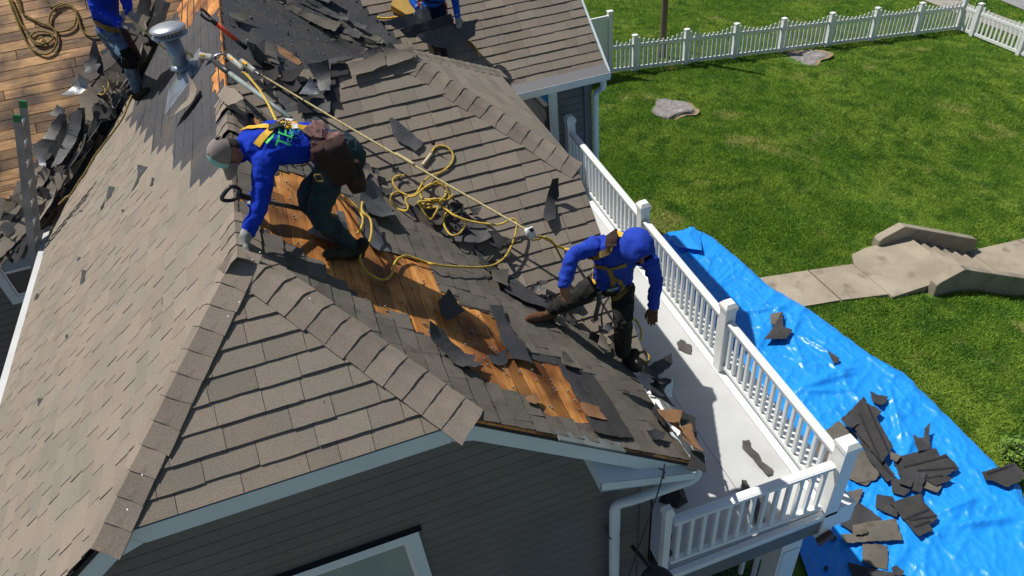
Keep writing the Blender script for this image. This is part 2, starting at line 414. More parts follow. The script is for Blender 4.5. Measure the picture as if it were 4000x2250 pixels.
# ------------------------------------------------------------------ picket fence
FY = 19.1
fpx = [2383, 2478, 2675, 2864, 3045, 3228, 3400, 3570, 3735]
fx = []
for u in fpx:
    r = ray(u, 290-(u-2383)*.124); fx.append(r.x*(FY/r.y))
print('fence xs', [round(x,2) for x in fx])
XC = fx[-1]
fence = thing('picket_fence', (XC, FY, gz(XC, FY)), 'white vinyl picket fence with scalloped tops running along the back of the lawn', 'fence')
def post_mesh(h, w_=.127):
    mb = MB(); mb.box((-w_/2,-w_/2,-.1), (w_/2,w_/2,h)); mb.box((-w_/2-.012,-w_/2-.012,h), (w_/2+.012,w_/2+.012,h+.03))
    mb.add([(-w_/2,-w_/2,h+.03),(w_/2,-w_/2,h+.03),(w_/2,w_/2,h+.03),(-w_/2,w_/2,h+.03),(0,0,h+.055)], [(0,1,4),(1,2,4),(2,3,4),(3,0,4)])
    o = mb.build('post', m_white, org=Vector((0,0,0))); me = o.data; bpy.data.objects.remove(o); return me
def picket_mesh(h, ax):
    mb = MB(); w_ = .038
    pr = [(-w_,.0),(w_,.0),(w_,h-.035),(w_*.55,h-.008),(0,h),(-w_*.55,h-.008),(-w_,h-.035)]
    if ax == 0: mb.prism([(x,-.011,z) for x,z in pr], (0,.022,0))
    else: mb.prism([(-.011,x,z) for x,z in pr], (.022,0,0))
    o = fixn(mb.build('picket', m_white, org=Vector((0,0,0)))); me = o.data; bpy.data.objects.remove(o); return me
pm_post = post_mesh(1.09)
def fence_run(th, pts, ax, npk=10, clean=False):
    hs = [1.05-.17*math.sin(math.pi*(k+1)/(npk+1)) for k in range(npk)]
    pms = [picket_mesh(h, ax) for h in hs]
    for p, q in zip(pts, pts[1:]):
        p = Vector(p); q = Vector(q); n = npk
        for k in range(n):
            c = p.lerp(q, (k+1)/(n+1)); inst('picket', pms[k], th, c+Vector((0,0,.04)))
        for zz, hh in ((.11,.09),(.80,.09)):
            mb = MB(); mb.beam(p+Vector((0,0,zz)), q+Vector((0,0,zz)), .045, hh); mb.build('rail', m_white, th)
pts = [Vector((x, FY, gz(x, FY))) for x in fx[1:]]
for p in pts[:-1]: inst('post', pm_post, fence, p)
fence_run(fence, [Vector((fx[0]+.1, FY, gz(fx[0], FY)))]+pts[:1], 0, 4)
fence_run(fence, pts, 0)
inst('post', post_mesh(1.5, .15), fence, pts[-1])
ry = [19.1, 18.45, 16.55, 14.6, 12.7]
rp = [Vector((XC, y, gz(XC, y))) for y in ry]
f2 = thing('picket_fence', (XC, 16.5, gz(XC, 16.5)), 'sunlit white picket fence coming forward from the corner post at the right edge', 'fence')
for p in rp[1:]: inst('post', pm_post, f2, p)
fence_run(f2, rp[:2], 1, 4); fence_run(f2, rp[1:], 1)
mb = MB(); mb.box((XC-.35, 12.6, gz(XC,14)-.1), (XC+.1, 14.7, gz(XC,14)+.09)); mb.build('base_board', m_white, f2)
# privacy panel next to the house
mb = MB(); mb.add([(-50,-40,ZG+.006),(3.4,-40,ZG+.006),(3.4,2.6,ZG+.006),(-50,2.6,ZG+.006)], [(0,1,2,3)]); mb.add([(-50,2.6,ZG+.006),(-3.5,2.6,ZG+.006),(-3.5,9.8,ZG+.006),(-50,9.8,ZG+.006)], [(0,1,2,3)]); mb.build('added_bounce_ground', mat('bounce_ground_grey', (.15,.145,.14), (.11,.11,.11), 2., .9), kind='structure')  # unseen grey ground added to neutralise green lawn bounce and reflections
pp = thing('privacy_fence', (8.0, FY, gz(8,FY)), 'tall solid white vinyl privacy fence panel behind the eave of the house', 'fence')
x1 = fx[0]; z0 = gz(x1, FY)
mb = MB(); mb.box((x1-.065, FY-.065, z0-.1), (x1+.065, FY+.065, z0+1.86)); mb.box((x1-.08,FY-.08,z0+1.86),(x1+.08,FY+.08,z0+1.9)); mb.build('post', m_white, pp)
for k in range(24):
    mb = MB(); xx = x1-.07-.15*(k+1); mb.tint = .98+.02*(k%2); mb.box((xx+.003, FY-.02-.002*(k%2), z0+.06), (xx+.15, FY+.02, z0+1.72)); mb.build('board', m_white, pp)
for zz in (.02, 1.64):
    mb = MB(); mb.box((x1-3.7, FY-.03, z0+zz), (x1-.066, FY+.03, z0+zz+.14)); mb.build('rail', m_white, pp)
# timber pole behind the fence
p = ground_px(2587, 232); t = thing('utility_pole', (p.x, 19.9, gz(p.x,19.9)), 'slim brown timber pole standing just behind the picket fence', 'pole')
px_ = ray(2587,232); px_ = px_*(19.9/px_.y)
mb = MB(); mb.tube([(px_.x, 19.9, gz(px_.x,19.9)-.3+k*.56) for k in range(11)], [.105-.003*k for k in range(11)], 14); mb.build('pole_shaft', m_pole, t, smooth=True)
mb = MB(); mb.lathe((px_.x,19.9,gz(px_.x,19.9)+5.29), (0,0,1), [(.08,0),(.08,.02),(.03,.06)], 12); mb.build('pole_cap', m_pole, t)
# lime sign beyond the corner
zs = gz(24.9, 20.9); r = ray(3832, 12); q = r*(20.6/r.y)
sg = thing('yard_sign', (q.x, 20.6, gz(q.x,20.6)), 'small lime green yard sign with dark blue lettering beyond the fence corner', 'sign')
mb = MB(); mb.box((q.x-.26, 20.6, q.z-.16), (q.x+.26, 20.615, q.z+.34)); mb.build('board', m_lime, sg)
for s in (-.2,.2):
    mb = MB(); mb.tube([(q.x+s,20.61,gz(q.x,20.6)-.1),(q.x+s,20.61,q.z-.1)], .008, 6); mb.build('stake', m_galv, sg)
def text_mesh(s, size, extr=.0015):
    cu = bpy.data.curves.new('t', 'FONT'); cu.body = s; cu.size = size; cu.extrude = extr; cu.align_x = 'CENTER'; cu.align_y = 'CENTER'
    o = bpy.data.objects.new('t', cu); COL.objects.link(o); dg = bpy.context.evaluated_depsgraph_get(); dg.update()
    me = bpy.data.meshes.new_from_object(o.evaluated_get(dg)); bpy.data.objects.remove(o); return me
me = text_mesh('TEUM', .2); me.materials.append(m_ink); o = bpy.data.objects.new('lettering', me); COL.objects.link(o); o.parent = sg
o.location = Vector((q.x, 20.595, q.z))-ORG[sg]; o.rotation_euler = (math.radians(90), 0, 0)
# small leafy shrub at the right edge
def leafy(name, label, c, n, r, h, col, seed, cat='shrub'):
    rr = random.Random(seed); t = thing(name, c, label, cat); mb = MB()
    for k in range(n):
        a = rr.uniform(0, 6.28); q = r*math.sqrt(rr.random()); p = Vector(c)+Vector((math.cos(a)*q, math.sin(a)*q, rr.uniform(.05, h)*(1-.5*q/r)))
        d = Vector((rr.uniform(-1,1), rr.uniform(-1,1), rr.uniform(-.2,.8))).normalized(); s = d.cross(Vector((0,0,1))).normalized(); l = rr.uniform(.05,.1); mb.tint = rr.uniform(.6,1.3)
        mb.add([p, p+d*l*.5+s*l*.25, p+d*l, p+d*l*.5-s*l*.25], [(0,1,2,3)])
    mb.build('leaves', col, t, kind='stuff'); mb = MB()
    for k in range(6): a = k*1.05; mb.tube([Vector(c), Vector(c)+Vector((math.cos(a)*r*.5, math.sin(a)*r*.5, h*.7))], .008, 5)
    mb.build('stem', m_bark, t); return t
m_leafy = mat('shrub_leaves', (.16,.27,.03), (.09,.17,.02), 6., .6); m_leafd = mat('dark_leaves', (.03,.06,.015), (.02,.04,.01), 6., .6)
p = ground_px(3985, 1790); leafy('shrub', 'small bright green leafy shrub at the edge of the blue tarp', (p.x, p.y, gz(p.x,p.y)), 260, .3, .38, m_leafy, 4)
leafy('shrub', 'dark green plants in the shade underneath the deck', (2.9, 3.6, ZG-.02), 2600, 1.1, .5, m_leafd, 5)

# ------------------------------------------------------------------ grass blades (uncountable)
rng = np.random.default_rng(3)
def make_grass(nb):
    # sample photo positions over the lawn area in ground coordinates, denser near the house
    x = rng.uniform(3.9, 27, nb*2); y = rng.uniform(2.2, 32, nb*2)
    d = np.hypot(x, y); keep = rng.random(nb*2) < np.clip((15./d)**1.6, 0, 1)
    x = x[keep]; y = y[keep]
    ok = np.ones(len(x), bool)
    yu = np.interp(x, [a for a,_ in pathU], [b for _,b in pathU]); yd = np.interp(x, [a for a,_ in pathD], [b for _,b in pathD])
    ok &= ~((x < 9.25) & (y < yu) & (y > yd)); ok &= ~((x > 9.2) & (x < 12.75) & (y > 7.33) & (y < 9.12) & ~((x < 9.75) & (y > 8.62+(x-9.2)*.6)) & ~((x < 9.9) & (y < 7.54))); ok &= ~((x >= 12.6) & (x < 18.5) & (y > 7.47) & (y < 8.93))
    xt = np.interp(y, [a for a,_ in edge]+[11.2], [b-.04 for _,b in edge]+[3]); ok &= ~(x < xt)
    for (cx, cy, rx_, ry_) in stumps: ok &= ~(((x-cx)/(rx_*1.08))**2+((y-cy)/(ry_*1.08))**2 < 1)
    ok &= ~((x > 23.6) & (x < 24.9)); ok &= ~((x-r0.x)*sd.x+(y-r0.y)*sd.y > 0)
    # only what could be seen: project
    Rm = np.array(ROT); P = np.stack([x, y, np.full_like(x, -9.6)], 1) @ Rm
    uu = 2000+2826*P[:,0]/P[:,2]; vv = 1125+2826*P[:,1]/P[:,2]; ok &= (uu > 1700) & (uu < 4600) & (vv < 2900) & (vv > -500)
    x = x[ok]; y = y[ok]; n = len(x)
    def ss(t): t = np.clip(t, 0, 1); return t*t*(3-2*t)
    z = ZG-.02-.104*np.maximum(0, np.minimum(x,40)-8.9)-.62*ss((x-10.4)/2.3)*(1-ss((y-10.5)/5.))
    a = rng.uniform(0, 2*np.pi, n); w_ = rng.uniform(.005,.010,n)*(1+np.hypot(x,y)*.02); h = rng.uniform(.022,.060,n)
    lx = rng.normal(0,.03,n); ly = rng.normal(0,.03,n)
    V = np.empty((n,3,3), np.float32)
    V[:,0] = np.stack([x-np.cos(a)*w_, y-np.sin(a)*w_, z-.005],1); V[:,1] = np.stack([x+np.cos(a)*w_, y+np.sin(a)*w_, z-.005],1); V[:,2] = np.stack([x+lx, y+ly, z+h],1)
    V[:,:,2] -= ZG
    me = bpy.data.meshes.new('grass'); me.vertices.add(n*3); me.vertices.foreach_set('co', V.ravel())
    me.loops.add(n*3); me.loops.foreach_set('vertex_index', np.arange(n*3, dtype=np.int32))
    me.polygons.add(n); me.polygons.foreach_set('loop_start', np.arange(0,n*3,3,dtype=np.int32)); me.update()
    at_ = me.attributes.new('tint', 'FLOAT', 'FACE'); at_.data.foreach_set('value', rng.uniform(.55,1.55,n).astype(np.float32))
    me.materials.append(m_blade); o = bpy.data.objects.new('grass', me); COL.objects.link(o); o.location = (0,0,ZG)
    tag(o, 'short mown lawn grass', 'grass', kind='stuff'); print('blades', n)
pa = ground_px(2622, 432); pb = ground_px(3140, 226)
stumps = [(pa.x, pa.y, .52, .5), (pb.x, pb.y, .66, .55)]
# ================================================================== HOUSE
HOUSE = thing('house', (0, 6, ZG), 'grey sided house with steep brown shingle roof half stripped to felt and boards', 'house')
# --- outlines in roof-plane coordinates
def UVS(pl, pts): return [pl.xy(x, y) for x, y in pts]
XLv = lambda x: 9.6+.9875*(x+3.6)                 # left valley
polyL = UVS(L_, [(-3.6,2.955),(-1.77,2.955),(RX,4.11),(RX,12.49),(-3.6,9.6)])
polyR = UVS(Rr, [(2.06,2.955),(.43,2.955),(RX,4.11),(RX,6.9),(2.06,4.204)])
polyR2 = UVS(Rr, [(RX,6.9),(RX,11.66),(1.755,9.29)])
polyH = UVS(H_, [(-1.77,2.955),(.43,2.955),(RX,4.11)])
polyM = UVS(M_, [(2.27,3.99),(2.27,5.68),(.97,6.9),(RX,6.9)])
polyMb = UVS(Mb, [(2.27,9.8),(2.27,8.12),(.97,6.9),(RX,6.9),(2.0,9.535)])
polyP = UVS(P_, [(2.27,5.68),(2.27,8.12),(.97,6.9)])
polyFR = UVS(FR, [(1.64,9.4),(4.28,9.4),(4.28,10.43),(2.98,11.66),(RX,11.66)])
polyFL = UVS(FL, [(-9,9.6),(-3.6,9.6),(RX,12.49),(RX,15.5),(-9,15.5)])
# exposed boards on the right slope, torn-off strip
woodR = [Rr.px(*p) for p in OV([(692,430),(760,440),(870,490),(915,540),(930,620),(1020,652),(1090,668),(1105,712),(1160,768),(1200,778),(1240,790),(1290,835),(1330,905),(1390,910),(1410,935),(1430,975),(1460,1020),(1492,1072),(1375,1045),(1345,1012),(1290,985),(1220,965),(1150,905),(1060,845),(1010,792),(960,792),(925,770),(870,727),(800,662),(700,602),(640,560),(620,500)])]
woodR2 = [Rr.px(*p) for p in OV([(620,290),(640,285),(665,330),(640,345)])]
feltR = [Rr.px(*p) for p in ZM(1700,1200,.5522,[(640,330),(840,350),(1010,450),(1150,500),(1400,930),(1290,930),(1000,800),(900,640),(640,560)])]
feltL = [L_.px(*p) for p in [(400,-40),(510,90),(470,200),(520,300),(525,400),(500,470),(518,500),(590,560),(600,600),(650,585),(680,585),(682,665),(712,640),(750,735),(800,720),(870,660),(925,610),(905,480),(880,330),(860,-40)]]
woodL = [L_.px(*p) for p in ZM(0,0,.5176,[(1300,-80),(1290,70),(1240,120),(1215,150),(1290,130),(1340,100),(1380,210),(1440,200),(1480,90),(1560,110),(1600,130),(1650,60),(1680,-80)])]
woodL2 = [L_.px(*p) for p in ZM(0,0,.5176,[(1690,370),(1720,350),(1740,400),(1690,470),(1690,560),(1640,730),(1600,640),(1600,590),(1640,480)])]
woodFL = [(-20,-1),(20,-1),(20,9),(-20,9)]
feltM = [M_.px(*p) for p in OV([(700,215),(900,165),(990,150),(985,165),(880,190),(850,210),(850,260),(830,330),(760,300),(700,270)])]
SPECS = []
def tabs(pl, poly, expo, w0, w1, holes, tmin, tmax, seed, slopebtn, key, mat_=None, curl=.0, vmax=99, tshift=1.):
    rr = random.Random(seed); us = [p[0] for p in poly]; vs = [p[1] for p in poly]
    k0 = 0; v = min(vs)-.02
    ci = 0
    while v < min(max(vs), vmax):
        u = min(us)-rr.uniform(0, w1); ex = expo
        while u < max(us):
            w_ = rr.uniform(w0, w1); t = rr.uniform(tmin, tmax); tv = .5 if key == 'L' else .75; tint = tshift*(1+tv*(rr.choice([-.14,-.07,0,.05,.1])+rr.uniform(-.04,.04)))
            near = any(min((u+w_/2-q[0])**2+(v+ex/2-q[1])**2 for q in h) < .12 or inside((u+w_/2, v+ex/2), h) for h in holes) if holes else False
            gp = rr.choice([.003,.006]) if key == 'L' else .0018; pieces = [(u+gp, u+w_-gp)]  # left slope gaps widened so dark felt draws the tab edge shadows
            if near:
                n = 5; pieces = []; cur = None
                for j in range(n):
                    a = u+w_*j/n; b = u+w_*(j+1)/n; bad = any(inside(((a+b)/2, v+ex*.45), h) for h in holes)
                    if bad: 
                        if cur: pieces.append(cur); cur = None
                    else: cur = (cur[0], b) if cur else (a+.0015, b)
                if cur: pieces.append(cur)
            j0 = rr.uniform(-.004,.004)
            for (a, b) in pieces:
                nb = max(2, int((b-a)/.07)+1); cu = rr.uniform(-1,1)*curl
                bot = [(a+(b-a)*i/nb, v+j0+rr.uniform(-.002,.002)) for i in range(nb+1)]
                pg = clip(bot+[(b, v+ex+.025), (a, v+ex+.025)], poly)
                if len(pg) < 3: continue
                ar = abs(sum(pg[i][0]*pg[(i+1)%len(pg)][1]-pg[(i+1)%len(pg)][0]*pg[i][1] for i in range(len(pg))))/2
                if ar < .0008: continue
                c = pl.P(sum(p[0] for p in pg)/len(pg), sum(p[1] for p in pg)/len(pg)); cc = ROT.transposed() @ c
                uu = 2000+F_*cc.x/cc.z; vv = 1125+F_*cc.y/cc.z
                vis = -50 < uu < 4050 and -50 < vv < 2300
                score = ar*max(.02, -pl.n.dot(c.normalized()))/c.length**2 if vis else 0
                SPECS.append(dict(pl=pl, pg=pg, v=v, ex=ex, t=t, tint=tint, score=score, par=slopebtn, mat=mat_ or m_sh, cu=cu, a=a, b=b, key=key))
            u += w_
        v += ex
def tab_geo(mb, s):
    pl, pg = s['pl'], s['pg']; n = len(pg); mb.tint = s['tint']
    def h(p):
        q = min(1, max(0, (p[1]-s['v'])/s['ex'])); e = (p[0]-s['a'])/max(.01, s['b']-s['a'])
        return .006+s['t']*(1-q)+s['cu']*(1-q)*(4*(e-.5)**2)
    vs = [pl.P(p[0], p[1], h(p)) for p in pg]+[pl.P(p[0], p[1], max(.003, h(p)-.008)) for p in pg]
    ar = sum(pg[i][0]*pg[(i+1)%n][1]-pg[(i+1)%n][0]*pg[i][1] for i in range(n))
    up = pl.eu.cross(pl.ev).dot(pl.n) > 0
    top = tuple(range(n)); 
    if (ar > 0) != up: top = top[::-1]
    mb.add(vs, [top]+[(i, (i+1)%n, (i+1)%n+n, i+n) for i in range(n)])
def slope_slab(name, pl, poly, label=None, h0=-.05, h1=-.022):
    mb = MB(); n = len(poly)
    mb.add([pl.P(u,v,h0) for u,v in poly]+[pl.P(u,v,h1) for u,v in poly], [tuple(range(n)), tuple(range(n,2*n))]+[(i,(i+1)%n,(i+1)%n+n,i+n) for i in range(n)])
    o = fixn(mb.build('roof_slope', m_dark, HOUSE, label=label)); return o
S_L = slope_slab('l', L_, polyL, 'sunlit left slope with shingles below and torn black felt above')
S_R = slope_slab('r', Rr, polyR, 'right slope with a torn strip of bare orange boards')
S_R2 = slope_slab('r2', Rr, polyR2, 'slope covered only in black felt beyond the cross gable')
S_H = slope_slab('h', H_, polyH, 'clipped gable slope with large brown tabs above the front wall')
S_M = slope_slab('m', M_, polyM, 'cross gable slope facing the front under the rope coil')
S_Mb = slope_slab('mb', Mb, polyMb, 'hidden back slope of the cross gable')
S_P = slope_slab('p', P_, polyP, 'clipped gable slope facing the lawn')
S_FR = slope_slab('fr', FR, polyFR, 'far shingled slope above the white gutter')
S_FL = slope_slab('fl', FL, polyFL, 'far left slope stripped to bare tan boards')
# --- sheathing boards
def planks(pl, umin, umax, vmin, vmax, wv, par, m, poly, seed, lmin=1.2, lmax=3.0, name='sheathing_board', gg=.0025):
    rr = random.Random(seed); v = vmin
    while v < vmax:
        w_ = wv*rr.uniform(.97,1.03); u = umin-rr.uniform(0, 1.)
        while u < umax:
            l = rr.uniform(lmin, lmax); g_ = gg
            pg = clip([(u+g_,v+g_),(u+l-g_,v+g_),(u+l-g_,v+w_-g_),(u+g_,v+w_-g_)], poly)
            u += l
            if len(pg) < 3: continue
            mb = MB(); mb.tint = rr.choice([.45,.7,.85,1.,1.,1.1])*rr.uniform(.9,1.08); n = len(pg); z = rr.uniform(-.002,.001)
            mb.add([pl.P(a,b,-.02) for a,b in pg]+[pl.P(a,b,z) for a,b in pg], [tuple(range(n))[::-1], tuple(range(n,2*n))]+[(i,(i+1)%n,(i+1)%n+n,i+n) for i in range(n)])
            fixn(mb.build(name, m, par))
        v += w_
ur = [p[0] for p in woodR]; vr = [p[1] for p in woodR]
planks(Rr, min(ur)-.3, max(ur)+.3, -.0, max(vr)+.25, .14, S_R, m_wood, polyR, 3, 1.5, 3.2)
ul = [p[0] for p in woodL+woodL2]; vl = [p[1] for p in woodL+woodL2]
planks(L_, 5.2, 12.5, min(vl)-.1, max(vl)+.2, .14, S_L, m_wood, polyL, 5, 1.5, 3.2)
planks(FL, -5.6, .0, .0, 5.0, .145, S_FL, m_wood2, polyFL, 9, 1.6, 3.8, gg=.005)
# --- tar felt, a sheet of small quads with ragged tears where the boards show
def felt(pl, poly, holes, par, m=m_felt, step=.06, h=.003, seed=1, name='tar_felt', label=None, keep=None, wav=.003, outer_jag=0):
    us = [p[0] for p in poly]; vs = [p[1] for p in poly]; nu = int((max(us)-min(us))/step)+1; nv = int((max(vs)-min(vs))/step)+1
    mb = MB(); idx = {}
    def vert(i, j):
        if (i,j) not in idx:
            u = min(us)+i*step; v = min(vs)+j*step; jx = noise.noise(Vector((u*9,v*9,seed)))*step*.75; jy = noise.noise(Vector((u*9,v*9,seed+9)))*step*.75
            u += jx; v += jy; idx[i,j] = len(mb.v)
            mb.v.append(pl.P(u, v, h+wav*(1+noise.noise(Vector((u*2.5,v*2.5,seed+4))))))
        return idx[i,j]
    for i in range(nu):
        for j in range(nv):
            c = (min(us)+(i+.5)*step, min(vs)+(j+.5)*step)
            if not inside(c, poly) or any(inside(c, hh) for hh in holes): continue
            if not all(inside((c[0]+a_*step*1.15, c[1]+b_*step*1.15), poly) for a_ in (-.5,.5) for b_ in (-.5,.5)): continue
            if keep and not any(inside(c, kk) for kk in keep): continue
            mb.f.append([vert(i,j), vert(i+1,j), vert(i+1,j+1), vert(i,j+1)]); mb.t.append(1+.1*(int(c[1]/.9)%2)); mb.m.append(0)
    return mb.build(name, m, par, smooth=True, label=label)
felt(Rr, polyR, [woodR, woodR2], S_R, seed=2)
felt(L_, polyL, [woodL, woodL2], S_L, seed=3)
felt(Rr, polyR2, [], S_R2, seed=4, wav=.006)
felt(M_, polyM, [], S_M, seed=5); felt(H_, polyH, [], S_H, seed=6, step=.1)
felt(P_, polyP, [], S_P, step=.1); felt(FR, polyFR, [], S_FR, step=.1)
felt(Mb, polyMb, [], S_Mb, step=.1)
# felt lapped over the valley onto the far slope, ragged edge
fv = [FR.xy(x, y) for x, y in [(RX,11.66),(1.755,9.29),(1.9,9.75),(1.5,10.25),(1.05,10.9),(.75,11.7),(.4,12.6),(-.7,13.0),(-.8,11.8)]]
felt(FR, fv, [], S_FR, seed=8, h=.03, wav=.012, label='felt lapped over the valley')
# vertical lap lines / nail rows on the felt of the right and left slopes
def nails(pl, poly, n, par, seed, r=.007):
    rr = random.Random(seed); us = [p[0] for p in poly]; vs = [p[1] for p in poly]; mb = MB(); k = 0
    while k < n:
        u = rr.uniform(min(us), max(us)); v = round(rr.uniform(min(vs), max(vs))/.145)*.145+rr.uniform(-.01,.01)
        if inside((u,v), poly): mb.box(pl.P(u,v,.003)-Vector((r,r,0)), pl.P(u,v,.02)+Vector((r,r,0))); k += 1
    mb.build('nail_heads', m_silver, par, kind='stuff')
nails(L_, [q for q in feltL], 130, S_L, 2, .005); nails(Rr, polyR2, 150, S_R2, 3, .005); nails(Rr, woodR, 110, S_R, 4, .0025)
def seams(pl, poly, us_=None, vs_=None, par=None, seed=1):
    """lap joints: slightly raised felt edges along the courses"""
    rr = random.Random(seed); mb = MB()
    for v in vs_:
        u = min(p[0] for p in poly)
        while u < max(p[0] for p in poly):
            l = rr.uniform(.4, 1.4)
            if inside((u+.05,v), poly) and inside((u+l,v), poly): mb.beam(pl.P(u,v,.008), pl.P(u+l,v+rr.uniform(-.004,.004),.008), .006, .006, pl.n)
            u += l+rr.uniform(.0,.3)
    mb.build('felt_lap', m_felt2, par, kind='stuff')
seams(L_, feltL, vs_=[.145*k+.03 for k in range(8, 26)], par=S_L, seed=4)
seams(Rr, polyR2, vs_=[.145*k+.05 for k in range(6, 26)], par=S_R2, seed=5)
# --- shingles
tabs(H_, polyH, .147, .19, .40, [], .013, .019, 11, S_H, 'H', curl=.002)
tabs(M_, polyM, .145, .17, .34, [feltM], .012, .019, 12, S_M, 'M', curl=.003)
tabs(L_, polyL, .145, .16, .33, [feltL], .007, .011, 13, S_L, 'L', curl=.002, tshift=1.05)
tabs(Rr, polyR, .145, .14, .27, [woodR, woodR2, feltR], .006, .012, 14, S_R, 'R', mat_=m_old, curl=.004)
tabs(P_, polyP, .145, .2, .35, [], .009, .013, 15, S_P, 'P')
tabs(FR, polyFR, .145, .18, .38, [fv], .011, .017, 16, S_FR, 'FR', curl=.003)
SPECS.sort(key=lambda s: -s['score'])
for s in SPECS[:300]:
    mb = MB(); tab_geo(mb, s); mb.build('shingle', s['mat'], s['par'])
rest = {}
for s in SPECS[300:]: rest.setdefault(s['key'], []).append(s)
for k, l in rest.items():
    mb = MB(); [tab_geo(mb, s) for s in l]; mb.build('shingle_field', l[0]['mat'], l[0]['par'], kind='stuff')
print('shingles', len(SPECS), {k: len(v) for k, v in rest.items()})
# --- ridge and hip caps
def caps(p0, p1, n1, n2, par, expo=.15, wd=.15, seed=1, lift=.016, skip=(), e1=.010, e2=.010):
    """folded cap shingles lapped along the line p0 (low end) -> p1"""
    rr = random.Random(seed); p0 = Vector(p0); p1 = Vector(p1); t = (p1-p0).normalized(); Ln = (p1-p0).length
    d1 = n1.cross(t).normalized(); d2 = n2.cross(t).normalized(); nm = (n1+n2).normalized()
    if d1.dot(n2) > 0: d1 = -d1
    if d2.dot(n1) > 0: d2 = -d2
    k = 0; s = 0
    while s < Ln:
        if k in skip: s += expo; k += 1; continue
        mb = MB(); mb.tint = rr.uniform(.86,1.1); rows = []
        w1 = wd*rr.uniform(.95,1.05); tw = rr.uniform(-.012,.012)
        for (a, hh, ww) in ((0, lift*rr.uniform(.9,1.2), w1), (expo*.5, lift*.7, w1), (expo+.03, .004, w1*.97)):
            c = p0+t*min(Ln+.03, s+a)
            g_ = .026 if a == 0 else .022; row = [c+d1*ww+n1*(hh+e1)+t*tw, c+d1*ww*.55+n1*(hh+e1*.5+.010), c+d1*.035+n1*(hh+g_), c+nm*(hh+g_+.003), c+d2*.035+n2*(hh+g_), c+d2*ww*.55+n2*(hh+e2*.5+.010), c+d2*ww+n2*(hh+e2)-t*tw]
            rows.append(row)
        vs = [p for r_ in rows for p in r_]; low = [p-nm*.007 for p in vs]; m = 7
        fs = [(i*m+j, i*m+j+1, (i+1)*m+j+1, (i+1)*m+j) for i in range(2) for j in range(m-1)]
        fs += [(j, j+1, 21+j+1, 21+j) for j in range(m-1)]+[(i*m, (i+1)*m, 21+(i+1)*m, 21+i*m) for i in range(2)]+[(i*m+6, (i+1)*m+6, 21+(i+1)*m+6, 21+i*m+6) for i in range(2)]
        mb.add(vs+low, fs); fixn(mb.build('cap_shingle', m_cap, par)); s += expo; k += 1
ZC = H_.z(0, 3.0)
m_gutg = mat('pale_grey_metal', (.50,.51,.51), (.44,.45,.46), 3., .5)
caps((-1.80,2.92,L_.z(-1.80,2.92)+.0), (RX,4.11,RZ), L_.n, H_.n, S_L, seed=1, lift=.008, e1=.006, e2=.026)
caps((.44,2.92,Rr.z(.44,2.92)), (RX,4.11,RZ), H_.n, Rr.n, S_R, seed=2, lift=.009, e1=.014, e2=.010)
caps((RX,4.0,RZ+.01), (RX,4.55,RZ+.01), L_.n, Rr.n, S_L, seed=3, wd=.16, lift=.008)
caps((RX,5.9,RZ), (RX,6.7,RZ), L_.n, Rr.n, S_L, seed=4, skip=(2,), lift=.008)
caps((2.30,5.64,-3.62), (.97,6.9,RZ), M_.n, P_.n, S_M, seed=5, lift=.007)
caps((2.30,8.16,-3.62), (.97,6.9,RZ), Mb.n, P_.n, S_M, seed=6, lift=.007)
caps((.62,6.9,RZ), (1.08,6.9,RZ+.01), M_.n, Mb.n, S_M, seed=7, wd=.17, lift=.03)
# --- fascias, drip edges, soffits
def boardp(name, pts, ext, m, par=HOUSE, **k):
    mb = MB(); mb.prism(pts, ext); return fixn(mb.build(name, m, par, **k))
FYf = 2.97; TH = .20
def zL(x): return RZ+PI_*(x-RX)
def zR(x): return RZ-PI_*(x-RX)
boardp('rake_fascia', [(-3.62,FYf,zL(-3.62)-.06),(-1.74,FYf,zL(-1.74)-.06),(-1.70,FYf,ZC-.06),(-1.60,FYf,ZC-TH),(-1.76,FYf,zL(-1.76)-TH-.03),(-3.62,FYf,zL(-3.62)-TH-.03)], (0,.03,0), m_trim)
boardp('rake_fascia', [(.36,FYf-.001,ZC-.06),(.40,FYf-.001,zR(.40)-.06),(2.08,FYf-.001,zR(2.08)-.06),(2.08,FYf-.001,zR(2.08)-TH-.03),(.42,FYf-.001,zR(.42)-TH-.03),(.28,FYf-.001,ZC-TH)], (0,.03,0), m_trim)
boardp('eave_fascia', [(-1.69,FYf-.004,ZC-.06),(.35,FYf-.004,ZC-.06),(.27,FYf-.004,ZC-TH),(-1.59,FYf-.004,ZC-TH)], (0,.03,0), m_trim)
boardp('soffit', [(-3.5,3.0,zL(-3.5)-TH+.0),(-1.7,3.0,ZC-TH+.02),(.34,3.0,ZC-TH+.02),(2.0,3.0,zR(2.0)-TH),(2.0,3.0,zR(2.0)-TH+.02),(.34,3.0,ZC-TH+.04),(-1.7,3.0,ZC-TH+.04),(-3.5,3.0,zL(-3.5)-TH+.02)], (0,.25,0), m_trim)
def drip(pts, name='drip_edge', w_=.045, m=m_white):
    mb = MB()
    for a, b in zip(pts, pts[1:]): mb.beam(a, b, w_, .012)
    mb.build(name, m, HOUSE)
boardp('eave_fascia', [(-3.66,3.0,zL(-3.6)-.05),(-3.60,3.0,zL(-3.6)-.0),(-3.60,3.0,zL(-3.6)-.17),(-3.66,3.0,zL(-3.6)-.17)], (0,6.55,0), m_trim)
mb = MB(); mb.beam((-3.65,3.0,zL(-3.62)+.0), (-3.65,9.55,zL(-3.62)+.0), .09, .012, (0,0,1)); mb.build('drip_edge', m_gutg, HOUSE, label='broad white metal drip edge along the left eave')
mb = MB(); mb.beam((.98,2.955,zR(.98)+.005),(1.47,2.955,zR(1.47)+.005), .09, .014, Rr.n); mb.build('drip_edge', m_silver, HOUSE, label='bare metal drip edge below the exposed boards')
